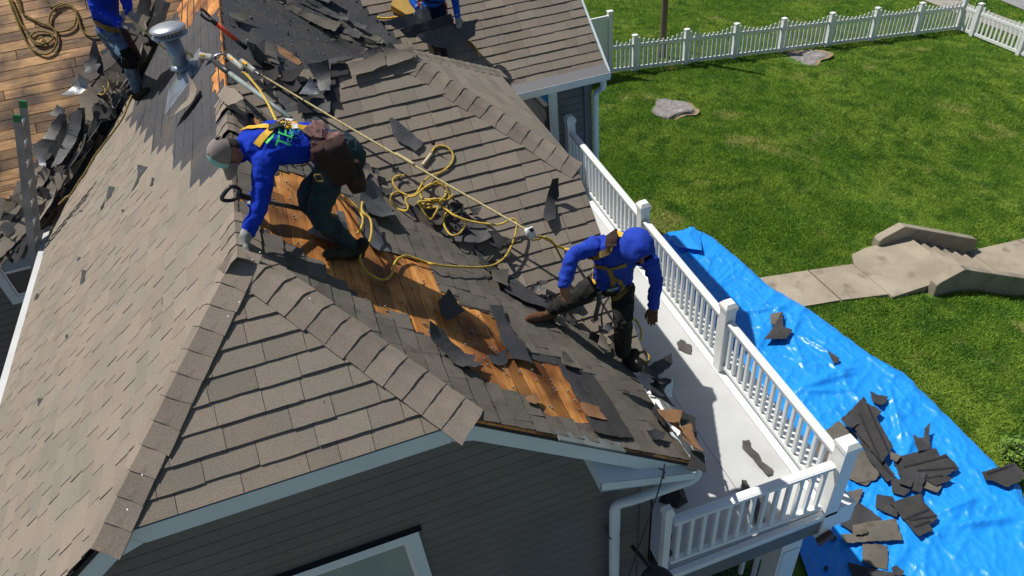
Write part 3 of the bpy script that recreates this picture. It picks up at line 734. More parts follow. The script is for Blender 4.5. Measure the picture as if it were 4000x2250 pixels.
mb = MB(); mb.beam((2.27,3.99,-5.04),(2.27,5.70,-3.68), .03, .09, (0,0,1)); mb.beam((2.27,5.7,-3.70),(2.27,8.1,-3.70), .03,.09,(0,0,1)); mb.build('rake_fascia', m_trim, HOUSE)
# right eave gutter
def gutter(name, pA, pB, out, par=HOUSE, w_=.11, h_=.10):
    pA = Vector(pA); pB = Vector(pB); o = Vector(out); z = Vector((0,0,1)); t = (pB-pA)
    pr = [o*0, o*0-z*h_, o*w_*.75-z*h_, o*w_-z*h_*.5, o*w_, o*(w_+.006), o*(w_+.006)-z*h_*.5, o*w_*.78-z*(h_+.006), -z*(h_+.006)-o*.004, -o*.004]
    mb = MB(); n = len(pr); mb.add([pA+p for p in pr]+[pB+p for p in pr], [(i,(i+1)%n,(i+1)%n+n,i+n) for i in range(n)]+[tuple(range(n)), tuple(range(n,2*n))]); return fixn(mb.build('gutter', m_white, par))
ZE = zR(2.06)
gutter('g', (2.09,2.97,ZE-.03), (2.09,4.05,ZE-.03), (1,0,0))
# gutter with cover on the far slope
ZF = -4.448
gutter('g', (1.7,9.36,ZF-.03), (4.30,9.36,ZF-.03), (0,-1,0), w_=.13, h_=.12)
mb = MB(); mb.beam((1.7,9.31,ZF+.004),(4.28,9.31,ZF+.004), .17,.008,(0,-.45,1)); mb.build('gutter_guard', mat('grey_gutter_guard',(.17,.17,.18),rough=.5), HOUSE)
mb = MB(); mb.beam((4.31,9.34,ZF-.10),(4.31,10.45,ZF-.10+.81*1.07), .03,.14,(0,0,1)); mb.build('rake_fascia', m_trim, HOUSE)
for nm_, q_ in (('clip', [(4.28,10.43),(4.28,12.9),(2.98,11.66)]), ('back', [(RX,11.66),(2.98,11.66),(4.28,12.9),(4.28,14.0),(RX,14.0)])):
    mb = MB(); zz_ = lambda x, y: ZF+.81*1.03 if x > 4 and y < 13 else (-2.62 if y < 12 else ZF); mb.add([(x,y,zz_(x,y)+.01) for x,y in q_], [tuple(range(len(q_)))]); fixn(mb.build('roof_slope', m_old, HOUSE, label='hidden '+nm_+' of the far roof'))
# --- walls
def siding_wall(name, x0, x1, zt, zb, y, topf, holes=(), lab=None, ny=-1, expo=.118):
    mb = MB(); mb.add([(x0,y,zb),(x1,y,zb),(x1,y,zt),(x0,y,zt)], [(0,1,2,3)]) if topf is None else None
    if topf is None: base = mb
    else:
        base = MB(); tp = topf; base.prism([(x0,y,zb),(x1,y,zb)]+tp, (0,.12,0))
    w_ = fixn(base.build('wall', m_dark, HOUSE, label=lab)); z = zt  # near-black backing puts the shade under each lap into the board gaps
    while z > zb:
        zl_ = z-expo; xa, xb = x0, x1
        if topf is not None:
            xa = max(x0, RX+(z-.05-RZ+.17)/PI_); xb = min(x1, RX-(z-.05-RZ+.17)/PI_)
        segs = [(xa, xb)]
        for (hx0,hx1,hz0,hz1) in holes:
            if zl_ < hz1 and z > hz0: segs = [q for a,b in segs for q in ((a, min(b,hx0)), (max(a,hx1), b)) if q[1]-q[0] > .01]
        for a, b in segs:
            m2 = MB(); m2.tint = U(.97,1.03)
            m2.hexa([(a,y-.014,zl_+.007),(b,y-.014,zl_+.007),(b,y-.004,zl_+.007),(a,y-.004,zl_+.007),(a,y-.012,z-.001),(b,y-.012,z-.001),(b,y-.001,z-.001),(a,y-.001,z-.001)])
            m2.build('siding_board', m_side, w_)
        z = zl_
    return w_
YW = 3.25
wtr = at(1633, 2074, 1, YW-.05); wz = wtr.z; wx = wtr.x
W1 = (wx-1.25, wx, wz-1.5, wz)
siding_wall('front', -3.35, 1.86, -3.62, -7.4, YW, [(1.86,YW,zR(1.86)-.14),(.5,YW,ZC-TH),(-1.8,YW,ZC-TH),(-3.35,YW,zL(-3.35)-.14)], [W1], 'front gable wall in dark grey siding')
boardp('wall', [(-3.35,YW,ZG-.1),(1.86,YW,ZG-.1),(1.86,YW,-7.35),(-3.35,YW,-7.35)], (0,.12,0), m_side, label='lower storey of the front wall')
boardp('wall', [(1.86,YW+.13,ZG-.1),(1.86,9.7,ZG-.1),(1.86,9.7,ZE-.1),(1.86,YW+.13,ZE-.1)], (-.12,0,0), m_side, label='wall along the deck')
boardp('wall', [(-3.35,YW+.13,ZG-.1),(-3.35,9.9,ZG-.1),(-3.35,9.9,-4.95),(-3.35,YW+.13,-4.95)], (.12,0,0), m_side, label='left side wall')
boardp('corner_post', [(1.78,YW-.03,-7.5),(1.90,YW-.03,-7.5),(1.90,YW-.03,-4.95),(1.78,YW-.03,-4.95)], (0,.02,0), m_side)
boardp('corner_post', [(1.905,YW-.03,-7.5),(1.905,YW+.1,-7.5),(1.905,YW+.1,-4.95),(1.905,YW-.03,-4.95)], (-.02,0,0), m_side)
YF = 9.62
wa = at(2178, 450, 1, YF-.03).x
W2 = (wa-1.0, wa, -5.9, -4.6)
xc = 4.12
siding_wall('far', 1.98, xc, ZF-.12, ZD, YF, None, [W2], 'far wall in slate siding at the end of the deck')
boardp('wall', [(xc,YF,ZG-.8),(xc,13,ZG-.8),(xc,13,-4.5),(xc,YF,-4.5)], (-.12,0,0), m_side, label='gable side wall facing the lawn')
boardp('wall', [(1.98,YF,ZG-.6),(xc,YF,ZG-.6),(xc,YF,ZD),(1.98,YF,ZD)], (0,.1,0), m_side, label='lower far wall')
boardp('soffit', [(1.98,9.40,ZF-.14),(4.28,9.40,ZF-.14),(4.28,YF,ZF-.14),(1.98,YF,ZF-.14)], (0,0,.02), m_trim)
boardp('corner_post', [(xc-.10,YF-.04,ZD),(xc+.02,YF-.04,ZD),(xc+.02,YF-.04,ZF-.15),(xc-.10,YF-.04,ZF-.15)], (0,.03,0), mat('corner_grey',(.16,.165,.18)))
# left wing wall
siding_wall('left', -7.5, -3.45, -5.05, -9.3, 9.85, None, [], 'left wing wall in deep shade')
# --- windows
def window(x0, x1, z0, z1, y, blind=True, lab=None, fw=.09, split=False):
    mb = MB(); d = .05
    for (a,b,c,e) in ((x0,x1,z1-fw,z1),(x0,x1,z0,z0+fw),(x0,x0+fw,z0+fw,z1-fw),(x1-fw,x1,z0+fw,z1-fw)): mb.box((a,y-d,c),(b,y,e))
    wn = mb.build('window', m_trim, HOUSE, label=lab)
    f2 = .035; a0,a1,b0,b1 = x0+fw,x1-fw,z0+fw,z1-fw
    mb = MB()
    for (a,b,c,e) in ((a0,a1,b1-f2,b1),(a0,a1,b0,b0+f2),(a0,a0+f2,b0+f2,b1-f2),(a1-f2,a1,b0+f2,b1-f2)): mb.box((a,y-d+.012,c),(b,y-.004,e))
    if split: mb.box((a0+f2,y-d+.012,(b0+b1)/2-.02),(a1-f2,y-.004,(b0+b1)/2+.02))
    mb.build('sash', m_white, wn)
    mb = MB(); mb.box((a0+f2,y-.024,b0+f2),(a1-f2,y-.020,b1-f2)); g_ = m_glass; mb.build('pane', g_, wn)
    if blind:
        k = 0; z = b1-f2
        while z > b0+f2+.03:
            mb = MB(); mb.hexa([(a0+f2,y-.034,z-.024),(a1-f2,y-.034,z-.024),(a1-f2,y-.031,z-.024),(a0+f2,y-.031,z-.024),(a0+f2,y-.030,z),(a1-f2,y-.030,z),(a1-f2,y-.027,z),(a0+f2,y-.027,z)]); mb.build('slat', m_blind, wn); z -= .026; k += 1
    return wn
window(*W1, YW-.0, True, 'white framed front window with pale blind', .095)
boardp('head_flashing', [(W1[0]-.03,YW-.06,W1[3]+.004),(W1[1]+.03,YW-.06,W1[3]+.004),(W1[1]+.03,YW,W1[3]+.012),(W1[0]-.03,YW,W1[3]+.012)], (0,0,.006), m_dark)
window(*W2, YF-.0, False, 'window half hidden behind the cross gable', .10)
lw = at(52, 1189, 1, 9.8)
window(lw.x, lw.x+1.35, lw.z, -5.10, 9.84, False, 'tall double hung window of the left wing with a painted sky reflection', .11, True)
mb = MB(); zt = (lw.z-5.10)/2; mb.box((lw.x+.15, 9.806, zt+.02), (lw.x+1.2, 9.812, -5.24)); mb.build('sky_reflection_sheet', mat('painted_sky_reflection', (.20,.31,.36), rough=.25, spec=.8), HOUSE)  # pale sheet over the upper sash, the sky reflection put in as colour
# --- downspouts
def downspout(name, path, r, lab=None, m=m_trim):
    mb = MB(); P = [Vector(p) for p in path]; sm = [P[0]]
    for i in range(1, len(P)-1):
        a, b, c = P[i-1], P[i], P[i+1]; k = min(.09, (b-a).length*.45, (c-b).length*.45)
        p, q = b+(a-b).normalized()*k, b+(c-b).normalized()*k
        for j in range(6): t = j/5; sm.append(p.lerp(b, t).lerp(b.lerp(q, t), t))
    sm.append(P[-1]); mb.tube(sm, [(r, r*.8)]*len(sm), 12, ref=(1,.15,.1)); return mb.build('downspout', m, HOUSE, smooth=True, label=lab)
e1 = at(2665,1840,1,2.93); e2 = at(2402,1955,1,3.13)
downspout('d', [(2.13,3.0,ZE-.10),(2.12,2.94,ZE-.22),(e2.x+.12,3.05,e2.z+.05),(e2.x,3.13,e2.z-.06),(e2.x,3.16,-8.9),(e2.x,3.0,-9.2)], .05, 'curved white downspout bending under the cornice return')
downspout('d', [(4.2,9.3,ZF-.14),(4.22,9.3,ZF-.28),(4.17,9.5,ZF-.42),(4.17,9.56,-9.2)], .05)
for zz in (-5.75,-6.6):
    mb = MB(); mb.box((e2.x-.056,3.105,zz),(e2.x+.056,3.225,zz+.012)); mb.build('downspout_strap', m_side, HOUSE)
# cornice return under the right rake
c1 = at(2290,1815,1,3.21); c2 = at(2345,1905,1,2.93)
zt = c2.z+.09
boardp('cornice_return', [(c2.x,2.90,zt-.09),(2.08,2.90,ZE-.17),(2.08,2.90,ZE-.09),(c2.x,2.90,zt)], (0,.03,0), m_trim)
mb = MB(); mb.add([(c2.x-.01,2.90,zt+.01),(2.08,2.90,ZE-.08),(2.08,3.24,ZE+.03),(c2.x-.01,3.24,zt+.12),(c2.x-.01,2.90,zt-.1),(2.08,2.90,ZE-.18),(2.08,3.24,ZE-.18),(c2.x-.01,3.24,zt-.1)], [(0,1,2,3),(4,7,6,5),(3,2,6,7),(0,3,7,4)]); fixn(mb.build('cornice_return', m_trim, HOUSE, label='white capped cornice return'))
# --- vent pipe on the left slope
def vent():
    b = L_.px(728, 300); P0 = L_.P(*b); cr = at(664, 120, 1, P0.y-.05)
    H = cr.z-P0.z
    t = thing('roof_vent', P0, 'tall galvanised vent pipe with bright mushroom cap on the felt slope', 'roof vent')
    mb = MB(); mb.tube([P0+Vector((0,0,-.12)), P0+Vector((0,0,H-.05))], .088, 24); mb.build('pipe', m_galv, t, smooth=True)
    mb = MB(); mb.lathe(P0+Vector((0,0,.10)), (0,0,1), [(.115,0),(.13,.01),(.12,.03),(.09,.055)], 24); mb.build('storm_collar', m_galv, t, smooth=True)
    mb = MB(); n = 20; base = [L_.P(b[0]+.22*math.cos(a), b[1]+.27*math.sin(a)-.05, .01) for a in [2*math.pi*k/n for k in range(n)]]
    top = [P0+Vector((.09*math.cos(2*math.pi*k/n+1.57), .09*math.sin(2*math.pi*k/n+1.57), .11)) for k in range(n)]
    top = [P0+((p-P0)-L_.n*(p-P0).dot(L_.n)).normalized()*.095+Vector((0,0,.10)) for p in base]
    mb.add(base+top, [(k,(k+1)%n,(k+1)%n+n,k+n) for k in range(n)]); mb.build('flashing_cone', m_galv, t, smooth=True)
    mb = MB(); q = [(-.36,-.34),(.30,-.30),(.34,.32),(-.30,.36)]; mb.prism([L_.P(b[0]+x, b[1]+y-.05, .004) for x, y in q], L_.n*.004); mb.build('flashing_plate', m_galv, t)
    c = P0+Vector((0,0,H))
    mb = MB(); mb.lathe(c, (0,0,1), [(.10,-.075),(.185,-.06),(.19,-.05),(.10,-.045)], 28); mb.build('cap_skirt', m_galv, t, smooth=True)
    mb = MB()
    for k in range(22): a = 2*math.pi*k/22; d = Vector((math.cos(a), math.sin(a), 0)); s = Vector((-d.y, d.x, 0)); mb.beam(c+d*.135+Vector((0,0,-.05)), c+d*.135+Vector((0,0,.012)), .016,.004, d)
    mb.build('louvre', m_galv, t)
    mb = MB(); mb.lathe(c, (0,0,1), [(.185,.0),(.19,.012),(.175,.03),(.13,.048),(.06,.058),(.01,.06)], 32); mb.build('cap', m_bright, t, smooth=True)
vent()
# ================================================================== DECK
DK = thing('deck', (2.8, 6.2, ZG), 'raised first floor deck with pale membrane floor beside the house', 'deck')
YD0, YD1, XD0, XD1 = 2.925, 9.6, 1.91, 3.60
def dslab(name, x0, x1, y0, y1, a, b, m):
    mb = MB(); mb.hexa([(x0,y0,zd(y0)+a),(x1,y0,zd(y0)+a),(x1,y1,zd(y1)+a),(x0,y1,zd(y1)+a),(x0,y0,zd(y0)+b),(x1,y0,zd(y0)+b),(x1,y1,zd(y1)+b),(x0,y1,zd(y1)+b)]); return mb.build(name, m, DK)
dslab('deck_floor', XD0, XD1-.012, YD0+.04, YD1, -.04, 0, m_deck)
dslab('floor_seam', 2.98, 2.986, YD0+.05, YD1, 0, .003, m_silver)
dslab('edge_board', XD1, XD1+.36, YD0+.04, YD1, -.05, -.005, m_white)
dslab('edge_joint', XD1-.011, XD1-.001, YD0+.04, YD1, -.06, -.045, m_dark)
dslab('edge_board', XD0, XD1+.18, YD0-.02, YD0+.035, -.045, -.004, m_white)
dslab('fascia', XD0-.02, XD1+.12, YD0, YD0+.03, -.34, -.10, m_side)
dslab('trim', XD0-.02, XD1+.13, YD0-.012, YD0+.03, -.10, -.05, m_trim)
dslab('fascia', XD1+.12, XD1+.15, YD0+.04, YD1, -.34, -.06, m_side)
dslab('underside', XD0, XD1+.1, YD0+.05, YD1, -.33, -.30, m_side)
mb = MB(); mb.box((XD1-.33,YD0+.06,ZG-.1),(XD1-.09,YD0+.28,ZD-.34)); mb.build('column', m_white, DK)
for zz in (-6.98,-7.9):
    mb = MB(); mb.box((XD1-.30,YD0+.05,zz-.7),(XD1-.12,YD0+.058,zz)); mb.build('column_panel', m_trim, DK)
mb = MB(); mb.box((XD1-.3,YD1-.4,ZG-.1),(XD1-.08,YD1-.18,ZD-.34)); mb.build('column', m_white, DK)
mb = MB(); mb.beam((XD1-.02,YD0-.05,ZD-.43),(XD1+.14,YD0-.05,ZD-.37),.05,.10); mb.build('bracket', mat('rusty_board',(.09,.045,.03)), DK)
RL = thing('deck_railing', (XD1+.07, 6, ZD), 'long white vinyl railing of the deck with square posts and balusters', 'railing')
XR = XD1+.075; HR = .76
y2 = (lambda r: r.y*(XR/r.x))(ray(2519, 650))
y3 = (lambda r: r.y*(XR/r.x))(ray(2811, 1452))
print('rail posts', y2, y3)
RY = [2.975, y3, y2, 9.35]
def rail_post(th, x, y, z0=0, h=1.01, w_=.125, capb=True):
    ZD = zd(y); z0 = ZD+z0; mb = MB(); mb.box((x-w_/2,y-w_/2,z0),(x+w_/2,y+w_/2,ZD+h-.09)); p = mb.build('post', m_white, th)
    mb = MB(); a = w_/2+.012; z = ZD+h-.09; mb.box((x-a,y-a,z),(x+a,y+a,z+.05)); b = a*.62
    mb.hexa([(x-a,y-a,z+.05),(x+a,y-a,z+.05),(x+a,y+a,z+.05),(x-a,y+a,z+.05),(x-b,y-b,z+.095),(x+b,y-b,z+.095),(x+b,y+b,z+.095),(x-b,y+b,z+.095)]); mb.build('cap', m_white, p)
rail_post(RL, XR, RY[0], -.45, 1.03, .14)
for y in RY[1:]: rail_post(RL, XR, y)
def bal_mesh(h, w_=.036):
    mb = MB(); mb.box((-w_/2,-w_/2,0),(w_/2,w_/2,h)); o = mb.build('b', m_white, org=Vector((0,0,0))); me = o.data; bpy.data.objects.remove(o); return me
bm_ = bal_mesh(HR-.13)
def rail_span(th, p, q, n):
    p = Vector(p); q = Vector(q); d = (q-p).normalized(); side = Vector((d.y,-d.x,0)); z = Vector((0,0,1))
    a = p+d*.07; b = q-d*.07
    for (zc, w_, h_) in ((HR+.0,.085,.022),(HR-.03,.055,.05),(.10,.05,.045)):
        mb = MB(); mb.beam(a+z*zc, b+z*zc, w_, h_)
        if zc == HR: mb.tube([a+z*(zc+.008), b+z*(zc+.008)], [(.014,.038)]*2, 10, ref=(0,0,1))
        mb.build('rail', m_white, th)
    for k in range(n): inst('baluster', bm_, th, a.lerp(b, (k+.5)/n)+z*.10)
for a, b in zip(RY, RY[1:]):
    rail_span(RL, (XR,a,zd(a)), (XR,b,zd(b)), max(8, round((b-a)/.125)))
RS = thing('deck_railing', (2.8, 3.03, ZD), 'short white railing across the near end of the deck', 'railing')
rail_post(RS, 1.905, 2.975, -.02, 1.02, .065)
rail_span(RS, (1.90,2.975,zd(2.9)+.04), (XR-.03,2.975,zd(2.9)-.03), 13)
mb = MB(); mb.box((XR+.075,YD0-.0,ZD-.34),(XR+.30,YD0+.12,ZD-.022)); mb.build('end_block', m_white, RS)
# lower stair rail under the deck
ST = thing('stair_railing', (3.0, 3.4, ZG), 'white stair handrail glimpsed in the shade under the deck', 'railing')
s0 = at(2985,2180,1,3.25); s1 = at(3060,2290,1,3.0); dd = s1-s0
mb = MB(); mb.beam(s0-dd*1.2, s1+dd*1.5, .06,.05); mb.build('handrail', m_white, ST)
for k in range(5):
    c = s0+dd*(k*.55-.8); mb = MB(); mb.box((c.x-.02,c.y-.02,c.z-.8),(c.x+.02,c.y+.02,c.z-.02)); mb.build('baluster', m_white, ST)
# ================================================================== TARP
m_tarp = bpy.data.materials.new('blue_tarp'); m_tarp.use_nodes = True
def _tarp():
    nt = m_tarp.node_tree; L = nt.links.new; b = nt.nodes['Principled BSDF']
    b.inputs['Base Color'].default_value = (.012,.275,.82,1); b.inputs['Roughness'].default_value = .34; b.inputs['Specular IOR Level'].default_value = .55
    geo = nn(nt, 'ShaderNodeNewGeometry'); n = nn(nt, 'ShaderNodeTexNoise', noise_type='RIDGED_MULTIFRACTAL'); n.inputs['Scale'].default_value = 5.5; n.inputs['Detail'].default_value = 5; n.inputs['Distortion'].default_value = .5
    L(geo.outputs['Position'], n.inputs[0]); bp = nn(nt, 'ShaderNodeBump'); bp.inputs['Strength'].default_value = .6; bp.inputs['Distance'].default_value = .022
    L(n.outputs[0], bp.inputs['Height']); L(bp.outputs[0], b.inputs['Normal'])
    r = nn(nt, 'ShaderNodeMapRange'); r.inputs[1].default_value = .4; r.inputs[2].default_value = .62; r.inputs[3].default_value = .36; r.inputs[4].default_value = .5; L(n.outputs[0], r.inputs[0]); L(r.outputs[0], b.inputs['Roughness'])
_tarp()
TE = [(-1.0,7.6),(1.0,7.85),(2.4,8.15),(3.7,8.05),(4.9,7.98),(6.5,7.9),(7.6,7.65),(8.8,7.38),(9.6,7.2),(10.6,7.08),(11.02,7.0)]
T4b = ZM(2900,850,.4831,[(420,1400),(940,1210),(430,1420),(900,1405),(60,770),(330,740),(420,940),(760,1130)])+ZM(3000,1450,.5522,[(1200,1010),(1500,900),(1250,1110),(1780,1040),(200,150),(650,10),(850,100),(960,560)])
pts = [T_.px(*q) for q in [(4010,1965),(3985,1890),(3895,1812),(3712,1630),(3530,1450),(3400,1380),(3165,1205),(3000,1110),(2890,1010),(2780,920),(2722,893)]]
edge = [(-1.5, 8.0)]+[(q[1], q[0]) for q in pts]
print('tarp edge', [(round(a,2),round(b,2)) for a,b in edge])
def ty(y, col): 
    for (a,b),(c,d) in zip(col, col[1:]):
        if y <= c: return b+(d-b)*(y-a)/(c-a+1e-9)
    return col[-1][1]
make_grass(1700000)
left = [(-1.5,3.8),(2.5,3.95),(3.2,4.35),(4.0,4.6),(5,4.7),(10.6,5.2),(11.3,6.3)]
def crease(x, y, s, seed):
    q = noise.noise(Vector((x*s, y*s, seed))); return 1-abs(q)*2
def tarp_h(x, y):
    a = .55; X = x*math.cos(a)+y*math.sin(a); Y = -x*math.sin(a)+y*math.cos(a)
    h = .038*max(0, crease(X*.55, Y*1.6, 1.0, 3.3))**5+.022*max(0, crease(X*1.2, Y*2.4, 1.3, 8.1))**4+.016*max(0, crease(x*3, y*1.6, 1.4, 5.5))**4+.010*max(0, crease(X*5, Y*9, 1.0, 7.7))**3+.010*max(0, crease(X*9, Y*6, 1.3, 1.7))**3+.02*noise.noise(Vector((x*.9,y*.9,2)))
    for (x0,y0,x1,y1,wd_,hh_) in FOLDS:
        dx,dy = x1-x0,y1-y0; t = max(0,min(1,((x-x0)*dx+(y-y0)*dy)/(dx*dx+dy*dy))); d = math.hypot(x-x0-dx*t, y-y0-dy*t); h += hh_*math.sin(math.pi*min(1,t*.9+.05))*max(0,1-d/wd_)**1.3
    return max(.0, h+.03)
FOLDS = [(*T_.px(*p), *T_.px(*q), w_, h_) for p, q, w_, h_ in ((T4b[0], T4b[1], .10, .10), (T4b[2], T4b[3], .08, .07), (T4b[4], T4b[5], .09, .06), (T4b[6], T4b[7], .07, .06), (T4b[8], T4b[9], .10, .09), (T4b[10], T4b[11], .08, .08), (T4b[12], T4b[13], .07,.07), (T4b[14], T4b[15], .07,.06))]
def build_tarp():
    mb = MB(); ny = 420; nx_ = 150; y0, y1 = -1.5, 11.0
    for j in range(ny+1):
        y = y0+(y1-y0)*j/ny; xl, xr = ty(y, left), ty(y, edge)
        for i in range(nx_+1):
            s = i/nx_; x = xl+(xr-xl)*s; yy = y+(.10*s*0)
            if j == ny: yy += .03*math.sin(x*9)
            x += (.02*noise.noise(Vector((y*6,0,0))) if i == nx_ else 0)
            e = min(1, (1-s)*(xr-xl)/.12); zz = max(T_.O.z-.03, gz(x, yy)+.03)+tarp_h(x, yy)*e
            mb.v.append(Vector((x, yy, zz)))
    m = nx_+1
    for j in range(ny):
        for i in range(nx_): mb.f.append([j*m+i, j*m+i+1, (j+1)*m+i+1, (j+1)*m+i]); mb.t.append(1); mb.m.append(0)
    t = mb.build('tarp', m_tarp, smooth=True, label='large wrinkled bright blue tarp spread over the ground beside the deck', cat='tarp')
    # folded-back corner
    mb = MB(); cpx = [T_.px(*q, .09) for q in ZM(2200,500,.5176,[(860,900),(1045,940),(1040,850),(1010,760),(960,790),(800,830)])]
    mb.add([T_.P(u,v,.10+.05*math.sin(i*1.7)) for i,(u,v) in enumerate(cpx)]+[T_.P(sum(p[0] for p in cpx)/6, sum(p[1] for p in cpx)/6, .15)], [(i,(i+1)%6,6) for i in range(6)]); mb.build('folded_corner', m_tarp, t, smooth=False)
build_tarp()
# ================================================================== PEOPLE
def cloth(name, c, c2, bump=.6): return mat(name, c, c2, 9., .85, bump, 14., spec=.15, bdist=.02, fine=.06)
m_blue = cloth('royal_blue_cotton', (.008,.042,.46), (.006,.030,.36)); m_blue2 = cloth('blue_hooded_cotton', (.025,.065,.46), (.015,.045,.36)); m_blue3 = cloth('blue_sleeve_cotton', (.012,.11,.50), (.008,.07,.38))
m_jean = cloth('washed_jeans', (.035,.060,.070), (.018,.032,.040)); m_jeanl = cloth('pale_jeans', (.13,.20,.30), (.05,.08,.13)); m_dkp = cloth('black_trousers', (.018,.018,.017), (.03,.029,.027)); m_navy = cloth('navy_trousers', (.012,.02,.055), (.008,.012,.03))
m_glove = cloth('grey_gloves', (.34,.34,.33), (.20,.20,.20)); m_boot = cloth('dark_boots', (.022,.02,.018), (.05,.04,.03)); m_bootb = cloth('brown_boot_leather', (.16,.075,.04), (.08,.04,.025))
m_skin = mat('skin', (.30,.13,.075), (.22,.09,.05), 12., .6); m_hair = mat('black_hair', (.012,.01,.009), rough=.8)
m_capg = cloth('grey_brown_cap', (.27,.23,.205), (.20,.17,.155), .1); m_teal = cloth('mint_panel', (.30,.58,.56), (.25,.5,.5), .1)
m_bag = cloth('brown_leather_pouch', (.060,.034,.030), (.028,.017,.016), 1.); m_bagp = cloth('mauve_padding', (.23,.13,.12), (.16,.09,.085)); m_knee = cloth('black_knee_pad', (.008,.008,.009), (.012,.012,.012), .2)
def sm_path(P, k=3):
    P = [(Vector(p), r) for p, r in P]
    if len(P) < 3: return P
    out = []
    for i in range(len(P)-1):
        p0 = P[max(i-1,0)][0]; p1, r1 = P[i]; p2, r2 = P[i+1]; p3 = P[min(i+2,len(P)-1)][0]
        for j in range(k):
            t = j/k; q = .5*((2*p1)+(p2-p0)*t+(2*p0-5*p1+4*p2-p3)*t*t+(-p0+3*p1-3*p2+p3)*t**3)
            ra = r1 if isinstance(r1, tuple) else (r1, r1); rb = r2 if isinstance(r2, tuple) else (r2, r2)
            out.append((q, (ra[0]+(rb[0]-ra[0])*t, ra[1]+(rb[1]-ra[1])*t)))
    p, r = P[-1]; out.append((p, r if isinstance(r, tuple) else (r, r))); return out
def hand(wr, d, up, mi, s=1., curl=.5, thumb=1):
    """palm, four unequal bent fingers and a thumb leaving the side of the palm"""
    wr = Vector(wr); d = Vector(d).normalized(); up = Vector(up); up = (up-d*up.dot(d)).normalized(); sd = d.cross(up)
    L = [([(wr-d*.02*s, (.030*s,.024*s)), (wr+d*.03*s, (.038*s,.021*s)), (wr+d*.075*s, (.043*s,.018*s)), (wr+d*.095*s, (.040*s,.014*s))], sd, mi)]
    for k, (off, ln) in enumerate(((-.031,.070),(-.0105,.082),(.0105,.078),(.031,.062))):
        b = wr+d*(.088-.006*abs(off)*30)*s+sd*off*s; p = [(b, .0105*s)]; a = curl*.5; q = b
        for seg in (.42,.33,.25):
            q = q+(d*math.cos(a)-up*math.sin(a)+sd*off*2.2).normalized()*ln*seg*s; p.append((q, (.0105-.0012*len(p))*s)); a += curl*.75
        L.append((p, sd, mi))
    b = wr+d*.03*s+sd*.034*s*thumb; dt = (d*.72+sd*.62*thumb-up*.35).normalized()
    L.append(([(b, .014*s), (b+dt*.035*s, .0125*s), (b+dt*.035*s+(dt*.6+d*.6-up*.25).normalized()*.032*s, .0095*s)], sd, mi))
    return L
def boot(heel, toe, up, mi, s=1.):
    heel = Vector(heel); toe = Vector(toe); d = (toe-heel).normalized(); up = Vector(up).normalized(); l = (toe-heel).length; sd = d.cross(up).normalized()
    return [([(heel+up*.045, (.036*s,.042)), (heel+d*l*.3+up*.05, (.038*s,.046)), (heel+d*l*.65+up*.042, (.046*s,.038)), (heel+d*l*.9+up*.034, (.042*s,.030)), (toe+up*.03, (.022*s,.018))], sd, mi),
            ([(heel+up*.05+d*.03, .042), (heel+up*.15+d*.035, .047)], sd, mi)]
